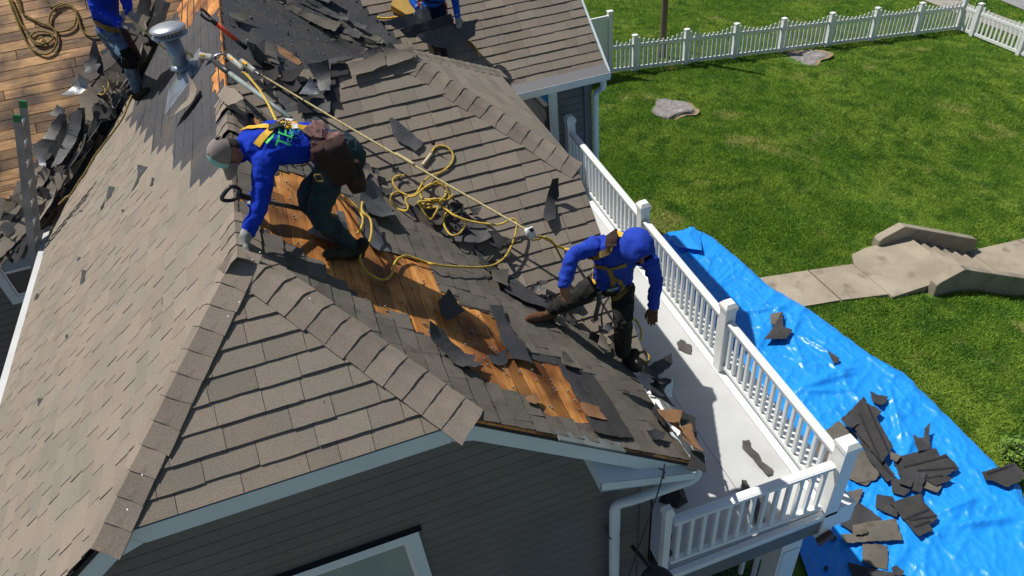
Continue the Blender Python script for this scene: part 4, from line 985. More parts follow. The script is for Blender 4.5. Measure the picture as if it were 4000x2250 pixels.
def make_body(th, limbs, mats, voxel=.0075, name='body', wrinkle=.006, seed=1, fold_mats=(0,1)):
    mb = MB(); segs = []
    for (path, ref, mi) in limbs:
        sp = sm_path(path); pts = [p for p, _ in sp]; rr_ = [r if isinstance(r, tuple) else (r, r) for _, r in sp]
        mb.tube(pts, rr_, 16, ref=ref)
        for i in (0, len(pts)-1):
            t = (pts[min(i+1,len(pts)-1)]-pts[max(i-1,0)]).normalized(); a = Vector(ref); a = (a-t*a.dot(t))
            a = a.normalized() if a.length > 1e-4 else t.orthogonal().normalized(); b = t.cross(a)
            mb.ball(pts[i], (rr_[i][0], rr_[i][1], min(rr_[i])*.85), 14, 8, (a, b, t))
        for i in range(len(pts)-1): segs.append((pts[i], pts[i+1], max(rr_[i]), max(rr_[i+1]), mi))
    o = mb.build(name+'_tmp', mats[0], th)
    md = o.modifiers.new('r', 'REMESH'); md.mode = 'VOXEL'; md.voxel_size = voxel
    ms = o.modifiers.new('s', 'SMOOTH'); ms.factor = .5; ms.iterations = 3
    dg = bpy.context.evaluated_depsgraph_get(); dg.update(); me = bpy.data.meshes.new_from_object(o.evaluated_get(dg)); me.name = name
    org = ORG[th]; old = o.data; bpy.data.objects.remove(o)
    n = len(me.vertices); V = np.empty(n*3, np.float32); me.vertices.foreach_get('co', V); V = V.reshape(-1,3)
    NV = np.empty(n*3, np.float32); me.vertices.foreach_get('normal', NV); NV = NV.reshape(-1,3)
    W = V+np.array(org, np.float32); best = np.full(n, 1e9); mi_ = np.zeros(n, int)
    for (a, b, ra, rb, mi) in segs:
        a = np.array(a); b = np.array(b); ab = b-a; t = np.clip(((W-a)@ab)/max(1e-9, ab@ab), 0, 1); d = np.linalg.norm(W-(a+t[:,None]*ab), axis=1)/(ra+(rb-ra)*t)
        k = d < best; best[k] = d[k]; mi_[k] = mi
    dsp = np.zeros(n)
    for i in range(n):
        if mi_[i] in fold_mats:
            p = W[i]; f = noise.noise(Vector((p[0]*9+seed, p[1]*9, p[2]*16))); g_ = noise.noise(Vector((p[0]*22+seed, p[1]*22, p[2]*34)))
            dsp[i] = wrinkle*(1-abs(f)*2.2)+wrinkle*.5*g_
    V = V+NV*dsp[:,None].astype(np.float32); me.vertices.foreach_set('co', V.ravel())
    me.materials.clear()
    for q in mats: me.materials.append(q)
    m = len(me.polygons); lv = np.empty(len(me.loops), np.int32); me.loops.foreach_get('vertex_index', lv); ls = np.empty(m, np.int32); me.polygons.foreach_get('loop_start', ls)
    me.polygons.foreach_set('material_index', mi_[lv[ls]].astype(np.int32)); me.polygons.foreach_set('use_smooth', [True]*m)
    at_ = me.attributes.new('tint', 'FLOAT', 'FACE'); at_.data.foreach_set('value', [1.0]*m); me.update()
    o = bpy.data.objects.new(name, me); COL.objects.link(o); o.parent = th; ORG[o] = org.copy()
    bvh = BVHTree.FromPolygons([Vector(p)+org for p in V.tolist()], [tuple(p.vertices) for p in me.polygons])
    return o, bvh
def strap(name, pts, width, m, par, bvh, off=.006, thick=.004, label=None, closed=False, k=6, **kw):
    """webbing laid on the body surface"""
    P = [p for p, _ in sm_path([(p, .01) for p in pts], k)]
    Q = []
    for p in P:
        co, nr, _, d = bvh.find_nearest(p); Q.append((co+nr*off, nr))
    mb = MB(); n = len(Q); vs = []
    for i in range(n):
        c, nr = Q[i]; t = (Q[min(i+1,n-1)][0]-Q[max(i-1,0)][0]).normalized(); s = t.cross(nr).normalized()*width/2
        nr2 = sum((Q[j][1] for j in range(max(0,i-1), min(n,i+2))), Vector()).normalized()
        vs += [c-s, c+s, c+s+nr2*thick, c-s+nr2*thick]
    fs = [(i*4+j, i*4+(j+1)%4, (i+1)*4+(j+1)%4, (i+1)*4+j) for i in range(n-1) for j in range(4)]+[(0,1,2,3), (n*4-4,n*4-3,n*4-2,n*4-1)]
    mb.add(vs, fs); return fixn(mb.build(name, m, par, label=label, **kw))
def A1(u, v, y): return at(u, v, 1, y)
def head_limbs(c, top, face, skin, hair=None):
    c = Vector(c); top = Vector(top).normalized(); face = Vector(face); face = (face-top*face.dot(top)).normalized(); sd = top.cross(face)
    L = [([(c-top*.05, (.066,.080)), (c+top*.0, (.076,.092)), (c+top*.05, (.070,.086))], sd, skin),
         ([(c-top*.085+face*.035, (.045,.045)), (c-top*.03+face*.03, (.058,.06))], sd, skin),
         ([(c+face*.085+top*.0, .011), (c+face*.112-top*.025, .014), (c+face*.098-top*.036, .014)], sd, skin),
         ([(c+face*.082-top*.06-sd*.018, .008), (c+face*.086-top*.06, .010), (c+face*.082-top*.06+sd*.018, .008)], sd, skin),
         ([(c+face*.08+top*.022-sd*.05, .010), (c+face*.094+top*.026, .010), (c+face*.08+top*.022+sd*.05, .010)], sd, skin)]
    for s in (-1, 1): L.append(([(c+sd*s*.076-face*.005+top*.015, (.016,.008)), (c+sd*s*.080-face*.005-top*.03, (.010,.007))], face, skin))
    if hair is not None: L.append(([(c-face*.04-top*.02, (.072,.05)), (c-face*.03+top*.06, (.068,.055))], sd, hair))
    return L, top, face, sd
# ---------------------------------------------------------------- worker bending over the ridge
P1 = Rr.P(*Rr.px(1385, 1000))
W1_ = thing('person', P1, 'worker in royal blue shirt, yellow harness and grey cap bending over the ridge', 'person')
lat = Vector((0,1,0))
pel = A1(1312,592,4.62); wst = A1(1232,560,4.66); che = A1(1085,556,4.62); nb = A1(985,572,4.58); hc = A1(893,594,4.50)
shL = A1(1035,640,4.43); elL = A1(1015,800,4.30); wrL = A1(958,928,4.20); shR = A1(1030,535,4.80); elR = A1(1030,700,4.80); wrR = A1(990,800,4.62)
hipL = A1(1300,650,4.52); knL = A1(1262,830,4.30); anL = A1(1372,950,4.50); hipR = A1(1318,610,4.74); knR = A1(1225,780,4.62); anR = A1(1300,915,4.80)
f1 = Rr.P(*Rr.px(1398,1012)); t1 = Rr.P(*Rr.px(1258,1008)); f2_ = Rr.P(*Rr.px(1318,955)); t2 = Rr.P(*Rr.px(1205,915))
anL = f1+Vector((-.03,0,.15)); anR = f2_+Vector((-.03,0,.15)); knL = (hipL+anL)/2+Vector((-.16,-.06,.02)); knR = (hipR+anR)/2+Vector((-.18,0,.02))
hl, top, face, sd_ = head_limbs(hc, (-.80,-.40,.36), (-.42,-.16,-.86), 5, 6)
limbs = [([(pel+Vector((-.05,0,0)), (.150,.110)), (wst, (.155,.115)), ((wst+che)/2, (.17,.125)), (che, (.19,.13)), (nb, (.155,.095))], lat, 0),
         ([(nb, .075), ((nb+hc)/2+Vector((0,0,.0)), .06), (hc, .055)], lat, 5),
         ([(che+Vector((-.03,-.05,.02)), .085), (shL, .078), ((shL+elL)/2, .062), (elL, .052), ((elL+wrL)/2, .046), (wrL, .040)], lat, 0),
         ([(che+Vector((-.03,.05,.02)), .085), (shR, .075), ((shR+elR)/2, .058), (elR, .050), (wrR, .038)], lat, 0),
         ([(pel+Vector((.09,0,-.07)), (.145,.105)), (pel+Vector((.03,0,.0)), (.168,.128)), (pel+Vector((-.03,0,.01)), (.162,.122))], lat, 1),
         ([(hipL+Vector((0,0,.03)), .105), ((hipL*.6+knL*.4), .092), (knL, .072), ((knL+anL)/2, .068), (anL, .058)], lat, 1),
         ([(hipR+Vector((0,0,.03)), .105), ((hipR*.6+knR*.4), .092), (knR, .072), ((knR+anR)/2, .066), (anR, .056)], lat, 1)]
limbs += hl+hand(wrL, (-.42,-.20,-.85), (-.8,-.1,.5), 2, 1.4, .55, -1)+hand(wrR, (-.2,-.2,-1), (-1,0,0), 2, 1.05, 1.2, 1)
limbs += boot(f1, t1, Rr.n, 3)+boot(f2_, t2, Rr.n, 4)
body1, bv1 = make_body(W1_, limbs, [m_blue, m_jean, m_glove, m_boot, m_glove, m_skin, m_hair], .0075, seed=2, wrinkle=.010)
# cap
def baseball_cap(th, c, top, face, sd):
    mb = MB(); n, m = 24, 8; vs = []; r0 = (.090,.104,.108)
    c0 = c+top*.018
    for i in range(m+1):
        ph = math.pi/2*i/m
        for k in range(n):
            g_ = 2*math.pi*k/n; vs.append(c0+sd*(math.cos(g_)*r0[0]*math.cos(ph))+face*(math.sin(g_)*r0[1]*math.cos(ph))+top*(math.sin(ph)*r0[2]))
    for i in range(m):
        for k in range(n):
            g_ = 2*math.pi*(k+.5)/n
            mb.mi = 1 if (math.sin(g_) > .45 and i < 7) else 0
            if math.sin(g_) < -.93 and i < 3: continue
            a = [i*n+k, i*n+(k+1)%n, (i+1)*n+(k+1)%n, (i+1)*n+k]; mb.f.append(a); mb.t.append(1); mb.m.append(mb.mi)
    mb.v = vs; cp = mb.build('cap', [m_capg, m_teal], th, smooth=True, label='grey cap with mint front panel')
    mb = MB(); vs = []; nu = 12
    for j in range(4):
        for k in range(nu+1):
            g_ = math.pi*(.14+.72*k/nu); e = j/3; L = .085*e*max(0., math.sin((g_-math.pi*.14)/.72))**.6
            vs.append(c0+sd*(math.cos(g_)*r0[0]*(1+.02*e))+face*(math.sin(g_)*r0[1]+L)-top*(.004+.02*e*e+.03*abs(math.cos(g_))*e))
    m_ = nu+1; N0 = len(vs); vs += [p-top*.004 for p in vs]
    fs = [(j*m_+k, j*m_+k+1, (j+1)*m_+k+1, (j+1)*m_+k) for j in range(3) for k in range(nu)]; fs += [tuple(i+N0 for i in f[::-1]) for f in fs]
    mb.add(vs, fs); mb.build('brim', m_capg, cp, smooth=True)
    mb = MB(); mb.ball(c0+top*.108, (.009,.009,.005)); mb.build('button', m_capg, cp)
baseball_cap(W1_, hc+top*.01, top, face, sd_)
up = Vector((0,0,1))
def B(u, v, y=4.62, dz=.0): return A1(u, v, y)+up*dz
# harness: two yellow shoulder straps crossing at a back pad
dpad = bv1.ray_cast(ray(1108,498)*.3, ray(1108,498).normalized())
def hitb(bv, u, v):
    h = bv.ray_cast(Vector((0,0,0)), ray(u, v).normalized()); 
    return h[0] if h[0] is not None else None
def spath(bv, pts, y):
    out = []
    for (u, v) in pts:
        h = hitb(bv, u, v); out.append(h if h is not None else bv.find_nearest(A1(u, v, y))[0])
    return out
Z5 = lambda pts: ZM(800, 400, .5175, pts)
HN = [((Z5([(285,215),(345,198),(420,190),(490,192),(560,180),(640,192),(720,195),(812,198)])), .045, 'yellow strap along the spine'),
      ((Z5([(392,328),(430,280),(480,232),(530,190),(590,150),(640,115),(725,108)])), .045, 'yellow strap crossing from the left armpit to the right shoulder')]
for pts_, w_, lb in HN: strap('harness_strap', spath(bv1, pts_, 4.6), w_, m_yel, W1_, bv1, .009, .004, lb, k=5)
strap('strap_label', spath(bv1, Z5([(612,118),(640,140)]), 4.6), .05, m_white, W1_, bv1, .015, .002, 'white tag on the strap')
strap('strap_label', spath(bv1, Z5([(655,188),(695,192)]), 4.6), .05, m_white, W1_, bv1, .015, .002, 'white tag on the strap')
strap('strap_pad', spath(bv1, Z5([(486,200),(530,195),(570,178)]), 4.6), .062, m_black, W1_, bv1, .014, .006, 'black plastic back pad')
h = hitb(bv1, *Z5([(592,178)])[0]) or A1(1106,492,4.6)
mb = MB(); n_ = Vector((-.1,-.5,.85)).normalized(); a = n_.orthogonal().normalized(); b = n_.cross(a)
mb.tube([h+n_*.025+a*math.cos(g_)*.034+b*math.sin(g_)*.026 for g_ in [2*math.pi*k/20 for k in range(21)]], .0065, 8); mb.build('dorsal_ring', m_black, W1_)
strap('harness_strap', spath(bv1, Z5([(690,500),(735,480),(765,455)]), 4.5), .035, m_web2, W1_, bv1, .01, .004, 'chest strap hanging under the torso')
# tool belt
def pouch(par, c, d1, d2, dn, w_, h_, dp, m, label, open_=True):
    c = Vector(c); d1 = Vector(d1).normalized(); d2 = (Vector(d2)-d1*Vector(d2).dot(d1)).normalized(); dn = d1.cross(d2)
    if dn.dot(-c) < 0: dn = -dn
    mb = MB(); rows = []
    for j in range(8):
        e = j/7; ww = w_/2*(1.0+.12*math.sin(e*3.1)-.22*e**3); dd = dp*(.55+.6*math.sin(min(1,e*1.2)*2.6)); row = []
        for k in range(16):
            g_ = 2*math.pi*k/16; cx, sx = math.cos(g_), math.sin(g_); q = 1+.05*noise.noise(Vector((k*.8,j*.9,w_*50)))
            row.append(c+d1*(math.copysign(abs(cx)**.6, cx)*ww*q)+d2*(h_*e)+dn*(math.copysign(abs(sx)**.7, sx)*dd/2*q+dp*.1))
        rows.append(row)
    vs = [p for r_ in rows for p in r_]; fs = [(j*16+k, j*16+(k+1)%16, (j+1)*16+(k+1)%16, (j+1)*16+k) for j in range(7) for k in range(16)]+[tuple(range(112,128))]
    inner = [c+(p-c)*.86-d2*.0+d2*(h_*.25 if True else 0) for p in rows[0]]; N0 = len(vs); vs += inner; fs += [(k, (k+1)%16, N0+(k+1)%16, N0+k) for k in range(16)]+[tuple(range(N0, N0+16))]
    mb.add(vs, fs); return fixn(mb.build('tool_pouch', m, par, smooth=True, label=label))
strap('tool_belt', spath(bv1, Z5([(820,120),(832,200),(835,290),(830,360),(815,430)]), 4.5), .075, m_bagp, W1_, bv1, .012, .012, 'padded mauve belt')
strap('tool_belt', spath(bv1, Z5([(850,170),(905,165),(960,175),(1010,200)]), 4.55), .075, m_bagp, W1_, bv1, .012, .016, 'mauve lumbar padding', k=6)
pc = A1(*Z5([(930,285)])[0], 4.40)
pouch(W1_, pc, (1,-.1,.15), (.10,-.08,-1), None, .20, .30, .13, m_bag, 'large dark brown leather pouch on the hip')
pc = A1(*Z5([(1085,450)])[0], 4.42)
pouch(W1_, pc, (1,-.1,.1), (.12,0,-1), None, .13, .22, .10, m_bag, 'smaller pouch behind')
for a_, b_, c_ in (((845,225),(990,235),(1020,300)),((860,240),(900,300),(1010,330)),((1040,430),(1120,450),(1150,470))):
    strap('pouch_rim', [A1(*Z5([q])[0], 4.36) for q in (a_, b_, c_)], .02, m_bagp, W1_, bv1, .03, .006, 'pale stitched rim of the pouch', k=3)
pc = A1(*Z5([(845,330)])[0], 4.38)
pouch(W1_, pc, (1,-.2,.1), (0,-.05,-1), None, .09, .16, .07, m_bag, 'small black pouch at the front')
bc = A1(*Z5([(862,572)])[0], 4.30); mb = MB(); a = Vector((1,0,-.25)).normalized(); b = Vector((.1,.2,-1)).normalized()
q = [bc+a*x*.022+b*y*.03 for x, y in ((-1,-.7),(-.7,-1),(.7,-1),(1,-.7),(1,.7),(.7,1),(-.7,1),(-1,.7),(-1,-.7))]; mb.tube(q, .006, 6); mb.build('belt_buckle', m_web2, W1_)
# print on the back
def print_on(bv, th, s, size, u0v0, ub, vb, m, y=4.6, off=.011, label=None):
    """lettering wrapped on the shirt: baseline from photo spot u0v0 towards (ub,vb)"""
    me = text_mesh(s, 1.0, 0)
    bm = bmesh.new(); bm.from_mesh(me); bmesh.ops.triangulate(bm, faces=bm.faces); bmesh.ops.subdivide_edges(bm, edges=bm.edges, cuts=2); bm.to_mesh(me); bm.free()
    c = bv.ray_cast(Vector((0,0,0)), ray(*u0v0).normalized()); e = bv.ray_cast(Vector((0,0,0)), ray(ub, vb).normalized())
    if c[0] is None or e[0] is None: return
    bx = (e[0]-c[0]); nr = c[1]; bx = (bx-nr*bx.dot(nr)).normalized(); by = nr.cross(bx)
    if by.dot(Vector((-1,0,0))) < 0: by = -by
    ok = 0
    X = []; Hh = []
    for v in me.vertices:
        p = c[0]+bx*(v.co.x*size)+by*(v.co.y*size)+nr*.08
        hh = bv.ray_cast(p, -nr, .25); X.append((v.co.x*size, v.co.y*size)); Hh.append((hh[0]-c[0]).dot(nr) if hh[0] is not None else None)
    A = np.array([[1,x,y_,x*x,y_*y_,x*y_] for (x, y_), h_ in zip(X, Hh) if h_ is not None]); hv = np.array([h_ for h_ in Hh if h_ is not None]); cf = np.linalg.lstsq(A, hv, rcond=None)[0]
    vs = [c[0]+bx*x+by*y_+nr*(float(cf@np.array([1,x,y_,x*x,y_*y_,x*y_]))+off) for x, y_ in X]
    mb = MB(); mb.add(vs, [tuple(f.vertices) for f in me.polygons]); mb.build('shirt_print', m, th, label=label)
m_lg = mat('green_print', (.05,.62,.12), rough=.6, tint=False); m_cy = mat('cyan_print', (.06,.42,.55), rough=.6, tint=False)
p5 = lambda x, y: Z5([(x, y)])[0]
print_on(bv1, W1_, 'TE', .125, p5(606,272), *p5(610,225), m_lg, label='large green letters')
print_on(bv1, W1_, 'CONSTRU', .042, p5(655,240), *p5(658,205), m_cy, label='small cyan letters')
print_on(bv1, W1_, '* Fre', .046, p5(700,240), *p5(703,205), m_cy, label='small cyan letters')
print_on(bv1, W1_, 'M', .085, p5(530,140), *p5(535,120), m_lg, label='green letter on the far shoulder')
print_on(bv1, W1_, 'Free', .05, p5(720,150), *p5(724,130), m_cy, label='small cyan letters')
# green roof-like emblem: two slanted bars
for (a_, b_) in (((440,300),(485,275)),((465,310),(512,262)),((505,268),(520,232))):
    strap('emblem', spath(bv1, Z5([a_, ((a_[0]+b_[0])/2, (a_[1]+b_[1])/2), b_]), 4.6), .016, m_lg, W1_, bv1, .004, .001, 'green slanted emblem bar', k=2)
# ---------------------------------------------------------------- hooded worker at the eave
P2 = Rr.P(*Rr.px(2450, 1440))
W2_ = thing('person', P2, 'worker in blue hooded top and dark trousers straddling the right slope at the eave', 'person')
Z6 = lambda pts: ZM(2100, 800, .5177, pts)
def C(u, v, y): return A1(*Z6([(u, v)])[0], y)
latb = Vector((1,-.15,-.12)).normalized()
pel = C(570,560,4.32); wst = C(575,480,4.25); che = C(600,370,4.10); nb = C(640,300,4.02); hc = C(752,325,3.86)
shR = C(470,300,4.16); elR = C(268,385,4.10); wrR = C(195,590,4.02); shL = C(830,400,3.96); elL = C(890,560,3.90); wrL = C(875,765,3.92)
hipR = C(450,600,4.36); knR = C(255,720,4.28); hipL = C(640,620,4.30); knL = C(645,870,4.08)
fA = Rr.P(*Rr.px(*Z6([(95,870)])[0])); tA = Rr.P(*Rr.px(*Z6([(-95,880)])[0])); fB = Rr.P(*Rr.px(*Z6([(640,1190)])[0])); tB = Rr.P(*Rr.px(*Z6([(735,1275)])[0]))
anR = fA+Vector((.02,0,.13)); anL = fB+Vector((0,0,.14))
print('w2 legs', (hipR-knR).length, (knR-anR).length, (hipL-knL).length, (knL-anL).length, 'arms', (shR-elR).length, (elR-wrR).length, (shL-elL).length,(elL-wrL).length, 'torso', (pel-nb).length)
hl, top, face, sd_ = head_limbs(hc, (.15,-.45,.85), (-.05,-.60,-.85), 4)
limbs = [([(pel, (.165,.12)), (wst, (.16,.12)), ((wst+che)/2, (.17,.125)), (che, (.185,.125)), (nb, (.13,.10))], latb, 0),
         ([(nb, .08), (hc, .07)], latb, 0),
         ([(che+latb*-.06, .09), (shR, .078), ((shR+elR)/2, .060), (elR, .053), ((elR+wrR)/2, .050), (wrR, .050)], latb, 0),
         ([(che+latb*.08, .09), (shL, .078), ((shL+elL)/2, .060), (elL, .053), ((elL+wrL)/2, .046), (wrL, .042)], latb, 0),
         ([(pel+Vector((0,0,-.05)), (.16,.115)), (pel+Vector((0,0,.0)), (.163,.118))], latb, 1),
         ([(hipR, .10), ((hipR+knR)/2, .088), (knR, .070), ((knR+anR)/2, .066), (anR, .055)], latb, 1),
         ([(hipL, .105), ((hipL+knL)/2, .092), (knL, .074), ((knL+anL)/2, .072), (anL, .062)], latb, 1)]
limbs += hl+hand(wrR, (.05,-.1,-1), (-.3,1,0), 4, 1.05, .5, 1)+hand(wrL, (-.08,-.05,-1), (.1,1,0), 2, 1.12, .25, -1)
limbs += boot(fA, tA, Rr.n, 3)+boot(fB, tB, Rr.n, 5)
body2, bv2 = make_body(W2_, limbs, [m_blue2, m_dkp, m_bootb, m_bootb, m_skin, m_boot], .0075, seed=7, wrinkle=.010)
def hood(th, c, top, face, sd, m):
    mb = MB(); n, k_ = 26, 14; vs = []; ctr = c+top*.01-face*.005
    for i in range(k_+1):
        th_ = math.pi*(.0+.80*i/k_)   # from the back of the head round to the face opening
        for k in range(n):
            g_ = 2*math.pi*k/n; r = 1+.10*noise.noise(Vector((k*.55, i*.5, 3)))
            d = -face*math.cos(th_)+(sd*math.cos(g_)+top*math.sin(g_))*math.sin(th_)
            vs.append(ctr+(sd*d.dot(sd)*.124+top*d.dot(top)*.134+face*d.dot(face)*.150)*r)
    N0 = len(vs); vs += [ctr+(p-ctr)*.92 for p in vs]
    fs = [(i*n+k, i*n+(k+1)%n, (i+1)*n+(k+1)%n, (i+1)*n+k) for i in range(k_) for k in range(n)]; fs += [tuple(j+N0 for j in f[::-1]) for f in fs]
    fs += [(k_*n+k, k_*n+(k+1)%n, N0+k_*n+(k+1)%n, N0+k_*n+k) for k in range(n)]
    mb.add(vs, fs); return fixn(mb.build('hood', m, th, smooth=True))
hood(W2_, hc, top, face, sd_, m_blue2)
def S2(pts, w_, m, lb=None, off=.009, y=4.1, name='harness_strap', th=.004): return strap(name, spath(bv2, Z6(pts), y), w_, m, W2_, bv2, off, th, lb, k=5)
S2([(600,230),(560,290),(545,340),(490,370),(430,395),(380,440)], .05, m_web2, 'dusty strap over the right shoulder')
S2([(590,215),(640,235),(680,245)], .045, m_yel, 'yellow strap end at the neck')
S2([(430,450),(500,470),(540,480),(600,468),(670,445)], .042, m_web2, 'chest strap')
S2([(540,480),(570,560),(560,640),(550,700)], .042, m_web2, 'strap down the belly')
S2([(570,540),(620,580),(640,620),(605,690)], .04, m_web2, 'strap to the thigh'); S2([(700,600),(660,650),(610,700),(570,710)], .042, m_web2, 'thigh strap')
S2([(575,215),(565,260),(555,320)], .09, m_bag, 'brown shoulder padding', .012, name='shoulder_pad', th=.012)
S2([(425,490),(420,560),(430,600)], .02, m_yel, 'thin yellow strap')
for (a_, b_) in (([(465,660),(462,740),(440,830),(442,875)], .045),([(540,700),(505,750),(482,830),(488,920)], .016)):
    P_pts = [A1(*q, 4.12) for q in Z6(a_)]; mb = MB()
    mb.tube([p for p, _ in sm_path([(p, .01) for p in P_pts], 4)], [(b_/2, .004)]*(3*4+1), 6, ref=(1,0,.2)); mb.build('hanging_strap', m_black, W2_)
bc = bv2.find_nearest(C(575,700,4.1)); mb = MB(); mb.box(bc[0]+Vector((-.05,-.03,-.012)), bc[0]+Vector((.05,-.01,.012))); mb.build('buckle', m_silver, W2_)
# ---------------------------------------------------------------- worker on the left valley, upper body above the frame
P3 = L_.P(*L_.px(568, 388))
W3_ = thing('person', P3, 'worker in blue shirt and pale jeans with black knee pads paying out rope', 'person')
Z3 = lambda x, y: (250+x/3.45, y/3.45)
yy = P3.y
pel = A1(*Z3(640,350), yy+.25); wst = A1(*Z3(560,180), yy+.20); che = A1(*Z3(520,-120), yy+.05); nb = A1(*Z3(560,-270), yy-.02); hc = A1(*Z3(640,-420), yy-.12)
shL = A1(*Z3(400,-140), yy-.05); elL = A1(*Z3(440,120), yy-.12); wrL = A1(*Z3(775,335), yy-.25); shR = A1(*Z3(720,-150), yy+.1); elR = A1(*Z3(850,40), yy-.05); wrR = A1(*Z3(860,170), yy-.15)
hipL = A1(*Z3(640,430), yy+.17); knL = A1(*Z3(860,790), yy-.10); hipR = A1(*Z3(560,400), yy+.34); 
t3 = L_.P(*L_.px(588,352)); h3 = L_.P(*L_.px(545,392)); anL = h3+Vector((.03,0,.15)); fR = L_.P(*L_.px(470,300)); anR = fR+Vector((0,0,.15)); knR = (hipR+anR)/2+Vector((.08,-.1,0))
lt3 = Vector((.75,.65,0)).normalized()
hl, top, face, sd_ = head_limbs(hc, (.1,-.3,.95), (.6,-.6,-.5), 4, 5)
limbs = [([(pel, (.16,.12)), (wst, (.155,.115)), (che, (.19,.125)), (nb, (.12,.09))], lt3, 0), ([(nb,.06),(hc,.055)], lt3, 4),
         ([(che, .09), (shL, .08), ((shL+elL)/2, .062), (elL, .055), (wrL, .040)], lt3, 0), ([(che, .09), (shR, .08), (elR, .055), (wrR, .040)], lt3, 0),
         ([(pel+Vector((0,0,-.06)), (.16,.12)), (pel, (.162,.12))], lt3, 1),
         ([(hipL, .105), ((hipL+knL)/2, .09), (knL, .075), ((knL+anL)/2, .07), (anL, .06)], lt3, 1), ([(hipR, .105), ((hipR+knR)/2, .09), (knR, .075), (anR, .06)], lt3, 1)]
limbs += hl+hand(wrL, (1,-.1,-.25), (0,-.2,1), 2, 1.1, .9, 1)+hand(wrR, (.5,-.3,-.8), (.4,-.6,.3), 2, 1.1, 1.1, -1)+boot(h3, t3, L_.n, 3)+boot(fR, fR+Vector((.2,-.1,.16)), L_.n, 3)
body3, bv3 = make_body(W3_, limbs, [m_blue, m_jeanl, m_glove, m_boot, m_skin, m_hair], .011, seed=12, wrinkle=.010)
def S3(pts, w_, m, name, lb, off=.01, th=.006): return strap(name, spath(bv3, [Z3(*p) for p in pts], yy), w_, m, W3_, bv3, off, th, lb, k=4)
S3([(370,210),(480,330),(620,400),(760,440)], .07, m_web2, 'tool_belt', 'dark olive belt')
S3([(780,740),(870,720),(960,730)], .12, m_knee, 'knee_pad', 'black knee pad', .012, .02); S3([(800,830),(880,850),(960,850)], .13, m_knee, 'knee_pad', 'black lower knee pad', .012, .02)
mb = MB(); c = A1(*Z3(890,560), yy-.08); mb.beam(c+Vector((-.02,0,.22)), c+Vector((.02,0,-.24)), .07, .05, (0,1,0)); mb.build('hanging_tool', m_bag, W3_)
# ---------------------------------------------------------------- worker beyond the cross gable handling sheets
P4_ = FR.P(*FR.px(1700, 165))
W4_ = thing('person', P4_, 'worker in bright blue sleeves and navy trousers lifting black sheets beyond the cross gable', 'person')
Z4 = lambda x, y: (1450+x*.1794, y*.1794)
y4 = P4_.y-.05
def E4(x, y, d=0.): return A1(*Z4(x, y), y4+d)
pel = E4(1370,110,.15); wst = E4(1340,-80,.12); che = E4(1340,-420,-.05); nb = E4(1345,-600,-.14); hc = E4(1350,-760,-.25)
limbs4 = [([(pel, (.17,.125)), (wst, (.16,.12)), (che, (.19,.13)), (nb, (.12,.09))], (1,0,0), 0), ([(nb,.06),(hc,.055)], (1,0,0), 4),
 ([(che, .09), (E4(940,-420), .08), (E4(880,-60,-.1), .056), (E4(1005,170,-.25), .042)], (1,0,0), 6), ([(che, .09), (E4(1700,-420), .08), (E4(1820,-20,-.1), .056), (E4(1880,370,-.3), .042)], (1,0,0), 6),
 ([(E4(1260,130,.15), .105), (E4(1240,420,.0), .085), (FR.P(*FR.px(1675,170))+Vector((0,0,.15)), .06)], (1,0,0), 1), ([(E4(1480,130,.15), .105), (E4(1500,420,.0), .085), (FR.P(*FR.px(1720,165))+Vector((0,0,.15)), .06)], (1,0,0), 1),
 ([(pel+Vector((0,0,-.07)), (.17,.125)), (pel, (.172,.125))], (1,0,0), 1)]
hl, top, face, sd_ = head_limbs(hc, (0,-.4,.9), (0,-.9,-.4), 4, 5)
limbs4 += hl+hand(E4(1005,170,-.25), (.1,-.3,-1), (0,-1,.2), 2, 1.1, .8, 1)+hand(E4(1880,370,-.3), (-.05,-.3,-1), (0,-1,.2), 2, 1.1, .8, -1)
for u in (1675, 1720): q = FR.P(*FR.px(u,168)); limbs4 += boot(q+Vector((0,.05,.04)), q+Vector((0,-.2,-.16)), FR.n, 3)
body4, bv4 = make_body(W4_, limbs4, [m_blue3, m_navy, m_glove, m_boot, m_skin, m_hair, m_blue3], .011, seed=22, wrinkle=.010)
def S4(pts, w_, m, name, lb, off=.01, th=.005): return strap(name, spath(bv4, [Z4(*p) for p in pts], y4), w_, m, W4_, bv4, off, th, lb, k=4)
S4([(1200,10),(1350,40),(1500,50)], .03, m_black, 'belt', None); S4([(1640,60),(1640,200),(1640,300)], .05, m_red, 'harness_strap', 'red strap end'); S4([(1050,-60),(1040,60),(1030,140)], .05, m_red, 'harness_strap', 'red strap')
q = bv4.find_nearest(E4(1510,60,-.2))[0]; mb = MB(); mb.box(q+Vector((-.02,-.02,-.03)), q+Vector((.02,-.005,.03))); mb.build('buckle', m_silver, W4_)
